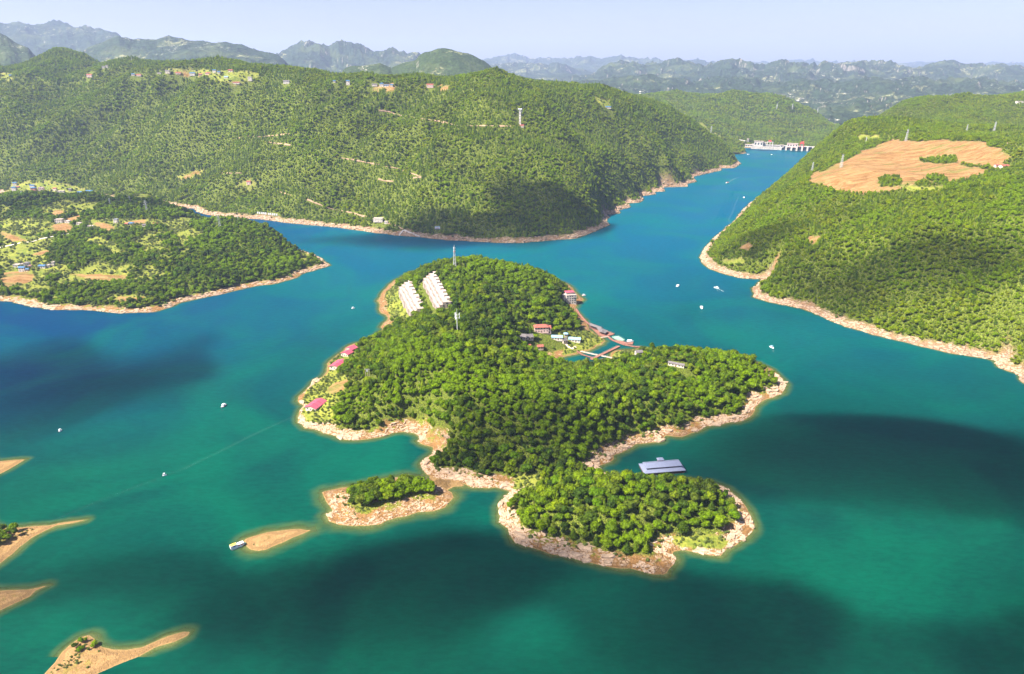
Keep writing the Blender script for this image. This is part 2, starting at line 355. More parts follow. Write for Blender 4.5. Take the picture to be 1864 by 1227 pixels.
E_ = [(-60,545),(0,548),(20,549.5),(60,559.5),(100,563.5),(140,564.5),(180,566),(213,569.5),(246,570),(279.5,568),(306,561),(323,553),(356,544.5),(392.6,538),(426,529.5),(466,521),(505.7,516),(539,506),(552,498),(582,489.6),(602,483),(598,479),(588,472),(570,463),(545,455),(510,442),(470,428),(430,418),(400,412),(370,402),(335,394),(300,390),(250,384),(200,380),(120,378),(60,376),(0,373),(-60,372)]
E_C = [(534,448,12),(519,434,22),(500,421,30),(472,412,33),(448,408,34),(421,405,34),(388,408,32),(365,404,28),(330,385,38),(300,372,46),(268,356,58),(240,358,56),(215,370,42),(175,354,60),(140,360,58),(110,368,50),(80,360,58),(45,358,58),(10,366,52),(-40,360,55),
 (545,470,6),(570,476,4),(500,460,18),(440,440,30),(380,440,34),(320,410,36),(250,410,38),(180,400,40),(100,410,36),(30,410,30),(520,495,5),(460,495,12),(400,500,16),(340,500,16),(300,470,26),(300,525,8),(230,510,10),(230,540,5),(150,500,12),(150,540,5),(60,490,12),(0,480,14),(60,530,5),(0,525,5),(200,450,25),(100,450,20),(0,440,22),(420,470,22)]
penin = Land('peninsula_ground', E_, E_C, 4.5, openw=[], beach=14, bslope=0.25, namp=3, nsc=50, ridge=5, rsc=140, under=0.4)

F_ = [(-90,338),(-60,342),(0,352),(16,354.6),(29,354),(40,350.6),(60,353),(80.5,357),(96.6,360),(119,361.5),(132,359),(170,359),(207,363.5),(217,363.5),(250,368),(300,374),(340,379),(352,380),(361,386),(374.4,391),(406,394.4),(440,397),(481.4,400),(515,404.7),(537.8,407.5),(575,410.4),(613,414),(650,419),(688,424.5),(727,429),(758,431),(781.6,433.7),(817,437.3),(859.5,439.6),(899,441.5),(939,442.5),(999,438),(1049,434),(1079,423),(1109,410),(1103,402),(1108,396),(1103,391),(1130,388.5),(1125.5,383),(1148.7,377),(1141,370),(1164,369),(1172.7,363.6),(1167,357),(1193,354),(1191,349),(1209.6,349),(1206,341),(1251.7,340),(1250,335),(1267,331),(1262,321.5),(1286,316.4),(1314,310),(1313,306),(1336,306),(1341,302.6),(1348,298.3),(1343.5,293)]
F_O = [(640,2680),(420,2950),(0,3150),(-800,3500),(-3000,3700),(-3000,1900)]
y = 'y'
F_C = [(y,0,130,2500),(y,63,108,2850),(y,100,95,2950),(y,123,90,3000),(y,156,101,2900),(y,206,112,2650),(y,240,107,2600),(y,283,114,2500),(y,313,116,2450),(y,353,119,2400),(y,399,108,2350),(y,432,109,2300),(y,466,121,2200),(y,499,124,2150),(y,546,129,2100),(y,572,129,2100),(y,609,142,2150),(y,643,142,2150),(y,667,135,2100),(y,700,142,2100),(y,723,150,2100),(y,746,141,2080),(y,770,137,2050),(y,793,147,2050),(y,813,146,2000),(y,840,140,1950),(y,886,135,1900),(y,919,145,1900),(y,943,151,1920),(y,973,151,2050),(y,1003,154,2150),(y,1033,160,2200),(y,1066,165,2250),(y,1099,164,2300),(y,1132,170,2330),(y,1166,180,2360),(y,1219,197,2420),(y,1253,218,2460),(y,1289,243,2480),(y,1318,264,2480),(y,1335,282,2460),
 ('w',-2600,2700,400),('w',-2900,3600,240),('w',-800,3450,160),('w',0,3100,120),('w',420,2900,70),('w',-1700,3450,240),('w',-2900,2000,60),
 # spurs and slopes in view
 (y,0,250,2080),(y,0,180,2270),(y,80,300,1990),(y,120,200,2330),(y,200,260,2080),(y,150,150,2540),(y,240,150,2360),(y,300,180,2160),(y,330,240,1960),(y,300,320,1850),(y,400,170,2060),(y,420,260,1830),(y,380,340,1730),(y,500,160,2020),(y,520,230,1810),(y,500,310,1680),(y,480,360,1630),(y,600,180,1920),(y,600,250,1740),(y,620,330,1580),(y,620,385,1510),(y,700,190,1880),(y,700,260,1690),(y,720,340,1510),(y,800,190,1830),(y,800,260,1640),(y,820,350,1440),(y,880,180,1760),(y,890,230,1640),(y,900,300,1500),(y,920,370,1400),(y,945,210,1700),(y,960,260,1590),(y,1000,330,1470),(y,1040,380,1400),(y,1000,210,1830),(y,1040,260,1700),(y,1080,330,1560),(y,1080,220,1950),(y,1120,280,1760),(y,1150,330,1650),(y,1180,240,2020),(y,1220,290,1960),(y,1260,270,2230)]
for c in list(F_C[:39]):
    q = PY(c[1], c[2], c[3]); F_C.append(('w', q[0] * (c[3] + 330) / c[3], c[3] + 330, q[2] - 85)); F_C.append(('w', q[0] * (c[3] + 700) / c[3], c[3] + 700, q[2] - 130)) if c[1] > 350 else None
hills = Land('hillside_ground', F_, F_C, 10.0, openw=F_O, beach=13, bslope=0.7, namp=12, nsc=110, ridge=30, rsc=240, under=0.7, bbox=(-2950, 1080, 1240, 3600), crest=39, spur=26.0)

G_ = [(2300,900),(2100,790),(2000,745),(1900,715),(1864,699),(1850,689),(1853,681),(1817,670),(1811,663),(1819,656),(1804,655),(1765.5,648.7),(1723.4,642),(1691,634.8),(1662,627.7),(1626,618),(1584,608),(1538.7,595),(1506,580.7),(1474,566),(1448,559.6),(1399,550),(1372,541.8),(1368.6,524),(1380,516),(1389.6,507.8),(1367,507.8),(1341,504.5),(1315,498),(1292,490),(1278,478.6),(1274.6,465.6),(1283,451),(1300,432),(1320,415),(1337,403),(1345,390),(1362,372),(1395,350),(1425,330),(1455,308),(1478,293),(1492,281)]
G_O = [(1300,3000),(3000,3400),(3000,500)]
G_C = [(1470,332,118),(1560,350,121),(1640,354,123),(1720,332,138),(1835,305,155),(1845,275,165),(1750,257,164),(1640,258,163),(1540,276,150),(1500,302,132),(1600,300,140),(1700,290,152),
 (1545,221,190),(1575,216,198),(1605,222,193),(1640,238,182),(1497,266,130),(1460,299,80),(1430,322,55),(1400,344,34),(1370,367,16),(1700,243,180),(1750,242,188),(1800,248,192),(1864,258,195),(1920,250,200),
 (1340,450,28),(1370,420,42),(1420,400,68),(1400,470,32),(1450,400,78),(1420,490,28),(1500,500,33),(1550,480,50),(1600,440,82),(1640,400,102),(1700,550,38),(1700,480,72),(1700,400,112),(1800,560,45),(1800,480,80),(1800,400,120),(1864,600,38),(1864,500,85),(1864,400,130),(1864,325,158),(1600,550,22),(1950,500,100),(1950,650,45),
 (y,1640,188,2500),(y,1660,181,2450),(y,1691,181,2400),(y,1728,178,2400),(y,1752,175,2400),(y,1775,180,2450),(y,1801,175,2500),(y,1838,175,2500),(y,1864,169,2500),(y,1940,165,2500),(y,1605,212,2450),(y,1580,225,2450),
 (y,1700,225,2150),(y,1800,225,2150),(y,1864,220,2150),('w',900,1980,150),('w',1300,1950,150),('w',1700,2000,160),('w',1400,2900,60),('w',2600,3200,80),('w',2600,1500,220),('w',2400,2500,260)]
rhill = Land('right_hill_ground', G_, G_C, 7.0, openw=G_O, beach=14, bslope=0.5, namp=5, nsc=80, ridge=10, rsc=200, under=0.7, bbox=(320, 2300, 560, 2950))

H_ = [(1290,283),(1325,281.5),(1345,281),(1359,279),(1357,276),(1352,272),(1348,269.5),(1400,269),(1440,272),(1480,274.5),(1540,277)]
H_O = [(2600,3100),(2600,4700),(300,4900),(300,3200)]
H_C = [(y,1200,171,3800),(y,1236,171,3750),(y,1271,174,3700),(y,1300,181,3650),(y,1332,171,3600),(y,1360,177,3600),(y,1396,177,3600),(y,1431,177,3600),(y,1449,188,3600),(y,1478,200,3600),(y,1503,218,3600),(y,1517,236,3600),
 (y,1250,226,3080),(y,1300,243,3020),(y,1330,256,2980),(y,1350,266,2940),(y,1290,215,3300),(y,1350,225,3300),(y,1400,215,3380),(y,1400,245,3150),(y,1450,240,3250),(y,1480,255,3150),
 ('w',2400,3400,60),('w',2400,4600,60),('w',400,4800,60),('w',400,3500,90),('w',1700,3500,20),('w',1700,4200,30)]
dhill = Land('dam_valley_ground', H_, H_C, 13.0, openw=H_O, beach=8, bslope=0.4, namp=10, nsc=130, ridge=18, rsc=260, under=0.7, bbox=(300, 2300, 2740, 4800))
#LANDMARK_A
def px_poly(*a): return [(a[i], a[i + 1]) for i in range(0, len(a), 2)]
# clearings, fields and roads
for L, attr, poly in (
    (penin, 'meadow', px_poly(0,428,40,424,95,436,100,446,90,455,86,474,100,478,116,490,90,505,60,524,0,524)),
    (penin, 'meadow', px_poly(120,498,165,500,220,483,233,483,233,512,190,516,130,512)),
    (penin, 'meadow', px_poly(150,433,188,430,205,445,228,460,226,468,200,462,180,450,158,442)),
    (penin, 'meadow', px_poly(155,403,200,398,300,402,345,402,350,418,345,440,330,452,318,430,300,414,240,412,200,424,165,420)),
    (penin, 'meadow', px_poly(0,398,60,396,95,404,98,430,0,430)),
    (penin, 'meadow', px_poly(540,458,556,455,570,474,560,482,548,478)),
    (penin, 'meadow', px_poly(205,538,266,538,266,551,208,551)),
    (penin, 'soil', px_poly(95,381,119,382,114,391,93,393)),
    (penin, 'soil', px_poly(119,397,146,392.5,146,400.5,125,402)),
    (penin, 'soil', px_poly(97,408,120,405,135,413,130,422,97,429)),
    (penin, 'soil', px_poly(57,464,75,456,92,457,93,463,70,468)),
    (penin, 'soil', px_poly(170,405,190,404,200,410,216,420,198,424,180,416)),
    (penin, 'soil', px_poly(125,500,232,502,231,508,200,511,150,507)),
    (penin, 'soil', px_poly(0,498,30,492,52,495,60,500,56,512,20,520,0,522)),
    (penin, 'soil', px_poly(212,541,263,541,260,548,216,548)),
    (penin, 'soil', px_poly(228,404,262,400,264,408,232,409)),
    (penin, 'soil', px_poly(0,420,14,424,38,432,44,440,20,440,0,426)),
    (rhill, 'soil', px_poly(1467,328,1481,315.5,1520.6,303,1563,278,1602.6,260,1624,255,1681,257,1734,257,1788,257,1820,271,1834,285,1827,296,1788,314,1734,332,1700,336,1674,331,1645,339,1610,349,1574,353,1520,346,1485,337)),
    (rhill, 'meadow', px_poly(1645,339,1720,338,1716,346,1660,350)),
    (rhill, 'meadow', px_poly(1560,247,1600,245,1600,252,1566,254)),
    (rhill, 'meadow', px_poly(1672,287,1735,280,1742,294,1720,297,1674,292)),
    (hills, 'meadow', px_poly(290,122,330,126,400,128,470,132,470,142,440,152,400,150,380,140,310,134)),
    (hills, 'soil', px_poly(330,131,350,134,385,133,386,137,345,138,328,135)),
    (hills, 'soil', px_poly(682,155,715,152,712,162,690,164)),
    (hills, 'soil', px_poly(800,158,818,152,816,160,802,163)),
    (hills, 'meadow', px_poly(1082,180,1110,180,1118,194,1094,197)),
    (hills, 'meadow', px_poly(320,320,372,306,372,316,330,328)),
    (hills, 'soil', px_poly(330,318,368,310,366,315,336,322)),
    (hills, 'meadow', px_poly(20,333,110,333,165,350,170,362,20,356)),
    (hills, 'meadow', px_poly(0,132,24,134,20,150,0,146)),
    (hills, 'meadow', px_poly(430,330,470,332,466,342,430,340)),
    (isl, 'meadow', px_poly(585,645,632,624,652,632,644,648,612,680,640,688,624,712,605,745,612,770,560,768,546,745,556,712,584,690)),
    (isl, 'meadow', px_poly(702,532,722,518,738,556,752,586,718,590,704,566)),
    (isl, 'soil', px_poly(592,712.6,608,698,638,689,630,702,623.5,710,605,718)),
    (isl, 'meadow', px_poly(1000,606,1030,600,1068,602,1090,606,1100,620,1066,650,1020,656,1030,625)),
    (isl, 'meadow', px_poly(1110,654,1120,640,1160,632,1185,628,1186,634,1160,645,1140,656)),
    (isl, 'meadow', px_poly(1218,985,1260,968,1310,975,1330,985,1320,1000,1240,998)),
    (isl, 'meadow', px_poly(938,862,985,862,985,892,935,892)),
    (rhill, 'soil', px_poly(1352,446,1372,444,1368,452,1354,452)),
    (rhill, 'soil', px_poly(1402,470,1418,470,1414,476,1402,475)),
    (rhill, 'soil', px_poly(1470,432,1488,430,1486,438,1474,440)),
    (rhill, 'meadow', px_poly(1315,474,1350,470,1348,482,1320,484)),
    (dhill, 'meadow', px_poly(1262,220,1285,228,1292,236,1318,250,1310,252,1275,234)),
):
    L.paint(attr, poly)
rhill.A['soil'][rhill.A['meadow'] > 0] = 0
def clear_line(L, pts, w, attr='soil', val=1.0):
    W = [L.hit(*p) for p in pts]
    sg = [(W[i].x, W[i].y, W[i + 1].x, W[i + 1].y) for i in range(len(W) - 1)]
    d = segdist(L.X, L.Y, sg); L.A[attr][d < w] = val
    return W
TRACKS = []
def lathe_px(L, pts, w): TRACKS.append((L, [L.hit(*p) for p in pts], w))

M_ground = ground_mat('ground_rocky', rockamt=0.5, grassamt=0.62)
M_sand = ground_mat('ground_sand', rockc=(0.40, 0.25, 0.12), soilc=(0.35, 0.205, 0.08), grassc=(0.22, 0.19, 0.03), rockamt=0.18, grassamt=0.62, fs=0.6)
M_hill = ground_mat('ground_hill', rockc=(0.37, 0.255, 0.18), soilc=(0.29, 0.17, 0.09), rockamt=0.55, grassamt=0.15, fs=1.6)
M_barm = ground_mat('ground_wet_bar', rockc=(0.30, 0.20, 0.10), soilc=(0.22, 0.13, 0.05), grassc=(0.14, 0.13, 0.03), rockamt=0.3, grassamt=0.4)

# ------------------------------------------------------------------ water
def water():
    lands = [isl, islet, sandbar, spit1, spit2, spit3, spit4, penin, bar]
    far = [hills, rhill, dhill]
    blocks = []
    def block(x0, x1, y0, y1, r, L):
        xs = np.linspace(x0, x1, int(round((x1 - x0) / r)) + 1); ys = np.linspace(y0, y1, int(round((y1 - y0) / r)) + 1)
        X, Y = np.meshgrid(xs, ys); D = np.full(X.shape, 60.0)
        for l in L:
            m = (X > l.x0 - 60) & (X < l.x0 + l.nx * l.res + 60) & (Y > l.y0 - 60) & (Y < l.y0 + l.ny * l.res + 60)
            if not m.any(): continue
            dd = segdist(X[m], Y[m], l.segs); ii = pip(X[m], Y[m], l.poly)
            under = 0.28 if l is isl else 0.2 if l in (islet, sandbar, bar) else 0.3 if l in (spit1, spit2, spit3, spit4) else 0.55
            D[m] = np.minimum(D[m], np.where(ii, -dd * 0.2, dd * under / 0.28))
        blocks.append((np.stack([X, Y, np.zeros_like(X)], -1).reshape(-1, 3), grid_faces(len(ys), len(xs)), D.ravel()))
    block(-400, 420, 300, 1200, 3.5, lands + [rhill])
    block(-1500, -400, 300, 1200, 12, lands + far)
    block(420, 1520, 300, 1200, 10, lands + far)
    block(-1500, 1520, 1200, 3000, 10, [penin] + far)
    for (a, b, c, d) in ((-26000, -1500, 300, 3000), (1520, 26000, 300, 3000), (-26000, 26000, 3000, 26000), (-26000, 26000, -4000, 300)):
        V = np.array([[a, c, 0], [b, c, 0], [b, d, 0], [a, d, 0]], float); blocks.append((V, np.array([[0, 1, 2, 3]]), np.full(4, 60.0)))
    o = 0; VV = []; FF = []; DD = []
    for V, F, D in blocks: VV.append(V); FF.append(F + o); DD.append(D); o += len(V)
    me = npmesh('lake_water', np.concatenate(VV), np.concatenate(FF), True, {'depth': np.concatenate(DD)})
    m, nt, out = newmat('lake_water'); h = N(nt); p = pos(h)
    d = h.attr('depth')
    wob = h.math('MULTIPLY', h.math('SUBTRACT', h.noise(0.07, 4, p, 0.6), 0.5), 6.0)
    dd = h.math('ADD', d, wob)
    sep = h.n('SeparateXYZ'); h.l(p, sep.inputs[0])
    big = h.noise(0.0028, 3, p, 0.5, 0.5)
    yf = h.rng(h.math('ADD', sep.outputs[1], h.math('MULTIPLY', big, 500.0)), 520, 1750)
    deep = h.mix(yf, (0.0001, 0.039, 0.026), (0.0001, 0.070, 0.128))  # bluer with distance: sky reflection and haze put into the colour
    left = h.rng(h.math('ADD', sep.outputs[0], h.math('MULTIPLY', sep.outputs[1], 0.12)), -560, -60, 1, 0)
    deep = h.mix(h.math('MULTIPLY', left, h.rng(sep.outputs[1], 440, 760)), deep, (0.0001, 0.030, 0.082))  # left water: part of the cloud shade put into a deeper blue
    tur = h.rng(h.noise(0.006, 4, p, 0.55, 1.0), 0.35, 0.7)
    deep = h.mix(h.math('MULTIPLY', tur, 0.34), deep, (0.0001, 0.122, 0.060))  # random emerald patches: sunlit glow of the water put into its colour
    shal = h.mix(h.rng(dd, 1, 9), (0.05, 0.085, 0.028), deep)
    mp2 = h.n('Mapping'); mp2.inputs['Scale'].default_value = (0.5, 1.4, 1); mp2.inputs['Rotation'].default_value = (0, 0, 0.35); h.l(p, mp2.inputs['Vector'])
    hv = h.n('HueSaturation'); h.l(shal, hv.inputs['Color']); h.l(h.rng(h.noise(0.20, 5, mp2.outputs[0], 0.75), 0.35, 0.65, 0.88, 1.12), hv.inputs['Value'])
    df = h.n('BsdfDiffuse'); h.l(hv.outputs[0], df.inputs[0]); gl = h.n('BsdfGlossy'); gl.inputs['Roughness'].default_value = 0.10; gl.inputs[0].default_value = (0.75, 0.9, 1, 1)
    fr = h.n('Fresnel'); fr.inputs['IOR'].default_value = 1.33
    b = h.n('MixShader'); h.l(h.math('MULTIPLY', fr.outputs[0], h.rng(h.noise(0.004, 5, p, 0.6, 1.5), 0.35, 0.65, 0.05, 0.17)), b.inputs[0]); h.l(df.outputs[0], b.inputs[1]); h.l(gl.outputs[0], b.inputs[2])
    bp = h.n('Bump'); bp.inputs['Strength'].default_value = 0.25; bp.inputs['Distance'].default_value = 0.35
    mp = h.n('Mapping'); mp.inputs['Scale'].default_value = (1.0, 0.6, 1); mp.inputs['Rotation'].default_value = (0, 0, 0.5); h.l(p, mp.inputs['Vector'])
    h.l(h.noise(0.45, 4, mp.outputs[0], 0.65), bp.inputs['Height']); h.l(bp.outputs[0], gl.inputs['Normal']); h.l(bp.outputs[0], fr.inputs['Normal'])
    tr = h.n('BsdfTransparent'); tr.inputs[0].default_value = (0.75, 0.95, 0.85, 1)
    ms = h.n('MixShader'); h.l(h.rng(dd, -1.5, 5, 0.2, 1.0), ms.inputs[0]); h.l(tr.outputs[0], ms.inputs[1]); h.l(b.outputs[0], ms.inputs[2])
    h.l(ms.outputs[0], out.inputs[0])
    return link('lake_water', me, None, m, 'structure')
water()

# ------------------------------------------------------------------ far ranges
def far_mat(name, green=(0.026, 0.042, 0.020), fs=1.0, cliffs=0.5):
    m, nt, o = newmat(name); h = N(nt); p = pos(h)
    b = h.n('BsdfPrincipled'); b.inputs['Roughness'].default_value = 0.95; b.inputs['Specular IOR Level'].default_value = 0.1
    n1 = h.noise(0.004 / fs, 5, p, 0.6); n2 = h.noise(0.03 / fs, 4, p, 0.7); n3 = h.noise(0.0016 / fs, 6, p, 0.7)
    c = h.mix(h.rng(n2, 0.3, 0.7), tuple(x * 0.45 for x in green), tuple(x * 1.6 for x in green))
    c = h.mix(h.math('MULTIPLY', h.rng(n1, 0.5, 0.68), 0.5), c, (0.10, 0.12, 0.04))
    farm = h.math('MULTIPLY', h.rng(n3, 0.54, 0.60), h.rng(h.noise(0.02 / fs, 3, p, 0.8), 0.50, 0.56))
    ge = h.n('NewGeometry'); sp = h.n('SeparateXYZ'); h.l(ge.outputs['True Normal'], sp.inputs[0])
    c = h.mix(h.math('MULTIPLY', farm, h.rng(sp.outputs[2], 0.8, 0.93, 0, 0.9)), c, (0.26, 0.25, 0.12))
    vil = h.math('MULTIPLY', h.rng(h.noise(0.0011 / fs, 4, p, 0.6), 0.54, 0.62), h.rng(h.noise(0.03 / fs, 3, p, 0.8), 0.58, 0.63))
    c = h.mix(h.math('MULTIPLY', vil, h.rng(sp.outputs[2], 0.85, 0.95)), c, (0.7, 0.62, 0.52))
    cl = h.math('MULTIPLY', h.rng(sp.outputs[2], 0.62, 0.72, 1, 0), h.rng(h.noise(0.006 / fs, 4, p, 0.6), 0.52, 0.60))
    c = h.mix(h.math('MULTIPLY', cl, cliffs), c, (0.5, 0.42, 0.36))
    h.l(c, b.inputs['Base Color'])
    bp = h.n('Bump'); bp.inputs['Strength'].default_value = 1.0; bp.inputs['Distance'].default_value = 14 * fs
    h.l(h.math('ADD', n2, h.math('MULTIPLY', n1, 2.0)), bp.inputs['Height']); h.l(bp.outputs[0], b.inputs['Normal'])
    h.l(b.outputs[0], o.inputs[0]); return m
M_far = far_mat('far_hill_cover'); M_near = far_mat('near_range_cover', (0.034, 0.054, 0.016), 0.45, 0.25)
RANGES = []
def mrange(name, sil, Y, width, mat, dr, base=0.0, amp=0.12, seed=0, front=1.0, jag=0.0, back=1.0, da=0.0012):
    th = [math.atan((px - CX) / FPX / (CP + (CY - py) / FPX * SP)) for px, py in sil]
    zz = [PY(px, py, Y)[2] for px, py in sil]
    a = np.arange(th[0], th[-1], da); r = np.arange(Y - width * front, Y + width * back, dr)
    A, R = np.meshgrid(a, r)
    zc = np.interp(a, th, zz)
    Yc = R; X = R * np.tan(A)
    v = (R - Y) + fbm(X, np.zeros_like(X) + seed * 50, width * 0.9, 3, seed) * width * 0.30
    t = np.clip(np.abs(v) / (width * np.where(v < 0, front, back) * 0.98), 0, 1)
    prof = (0.55 * (1 - t) ** 1.3 + 0.45 * (np.cos(t * math.pi) * 0.5 + 0.5))
    endf = sstep(0, 0.03, A - a[0]) * sstep(0, 0.03, a[-1] - A)
    rd = fbm(X, R, width * 0.55, 5, seed + 1, True)
    H = base + (zc[None, :] - base) * prof * (0.4 + 0.6 * endf)
    H += rd * amp * (zc.max() - base) * (0.25 + np.minimum(1, 2.5 * t) * 0.75) * (1 - t ** 4) * (0.3 + 0.7 * endf)
    if jag: H += (fbm(X, R, width * 0.16, 5, seed + 3, True) * 2.4 + fbm(X, R, width * 0.4, 3, seed + 5, True) * 1.2) * jag * (1 - t) ** 0.4
    H = np.where(t >= 0.999, -40, H)
    V = np.stack([X, R, H], -1).reshape(-1, 3)
    RANGES.append((name, X, R, H))
    return link(name, npmesh(name, V, grid_faces(len(r), len(a)), True), None, mat, 'structure')
# rolling country between the near hills and the far ranges
def far_country():
    a = np.arange(-0.86, 0.86, 0.004); r = 2700 * (26000 / 2700) ** np.linspace(0, 1, 190)
    A, R = np.meshgrid(a, r); X = R * np.tan(A)
    H = 90 + fbm(X, R, 1900, 5, 11) * 120 + fbm(X, R, 700, 5, 12, True) * 70 + sstep(4000, 12000, R) * 60
    H += (sstep(0.0, 0.6, -A)) * 90 * sstep(3000, 6000, R)
    H *= sstep(4300, 5400, R - np.where(A > 0.1, 0, -1200) * 1.0)
    H = np.where(R < 3000, -40, H - 25 * (1 - sstep(3000, 5000, R)))
    V = np.stack([X, R, H], -1).reshape(-1, 3)
    link('far_country_ground', npmesh('far_country_ground', V, grid_faces(len(r), len(a)), True), None, M_far, 'structure')
far_country()
mrange('distant_mountains', px_poly(-500,60,-200,40,-60,48,0,42,20,42,60,47,85,49,120,48,130,53,150,55,170,61,200,62,214,66,228,80,250,96,330,110), 9000, 2600, M_far, 90, 120, 0.10, 1, jag=30)
mrange('distant_mountains', px_poly(-400,80,-200,60,-100,66,0,66,12,72,30,84,50,92,75,104,110,118), 4300, 700, M_near, 28, 150, 0.10, 2, jag=9)
mrange('distant_mountains', px_poly(110,120,165,92,200,75,215,70,230,73,245,76,270,71,285,72,300,68,330,68,345,70,365,70,385,75,400,78,440,85,460,92,480,95,490,97,505,103,530,118,560,130), 5400, 1300, M_far, 50, 120, 0.12, 3, jag=9)
mrange('distant_mountains', px_poly(440,110,500,100,530,92,560,87,575,83,590,84,600,88,615,84,640,87,655,94,665,97,690,98,700,95,735,93,752,99,765,108,790,122,830,135), 8200, 1800, M_far, 75, 130, 0.12, 4, jag=34)
mrange('distant_mountains', px_poly(590,142,625,127,640,122,662,122,690,118,712,126,735,118,757,112,762,104,775,97,800,92,822,91,850,99,880,112,895,124,920,134,950,141,1000,149,1050,156), 3900, 820, M_near, 26, 120, 0.10, 5, jag=4)
mrange('distant_mountains', px_poly(840,124,880,113,905,109,925,103,940,101,958,108,962,113,990,115,1020,118,1040,116,1060,110,1073,106,1085,111,1100,114,1130,111,1150,116,1180,118,1220,121,1260,121,1330,122,1400,124), 15000, 3000, M_far, 150, 200, 0.08, 6, jag=60)
mrange('distant_mountains', px_poly(850,128,900,126,930,122,960,126,1000,127,1015,121,1040,134,1080,140,1130,146,1200,152), 10500, 2000, M_far, 100, 150, 0.10, 7, jag=35)
mrange('distant_mountains', px_poly(1040,146,1080,140,1100,128,1130,119,1150,119,1160,118,1180,126,1200,128,1210,126,1240,120,1255,122,1270,127,1290,128,1310,127,1332,122,1345,126,1360,131,1390,135,1420,124,1440,127,1460,127,1485,127,1500,121,1515,123,1540,120,1570,121,1590,124,1620,124,1640,127,1680,128,1700,123,1740,121,1760,126,1780,130,1827,127,1864,132,1950,126,2200,130,2500,140), 8000, 1900, M_far, 70, 120, 0.16, 8, jag=38)
mrange('distant_mountains', px_poly(1250,126,1320,123,1400,120,1470,119,1530,121,1600,120,1680,120,1760,124,1864,122,2100,124,2500,128), 17500, 3500, M_far, 170, 220, 0.07, 9, jag=60)
mrange('distant_mountains', px_poly(1000,168,1100,158,1180,150,1260,156,1330,150,1400,160,1470,152,1540,158,1600,148,1700,156,1800,150,1900,158,2200,160,2500,165), 5600, 1300, M_far, 45, 90, 0.2, 10, jag=24)
mrange('distant_mountains', px_poly(1440,230,1500,205,1560,190,1620,196,1700,185,1800,182,1900,180,2200,175,2500,185), 4300, 900, M_far, 32, 60, 0.2, 12, jag=18)

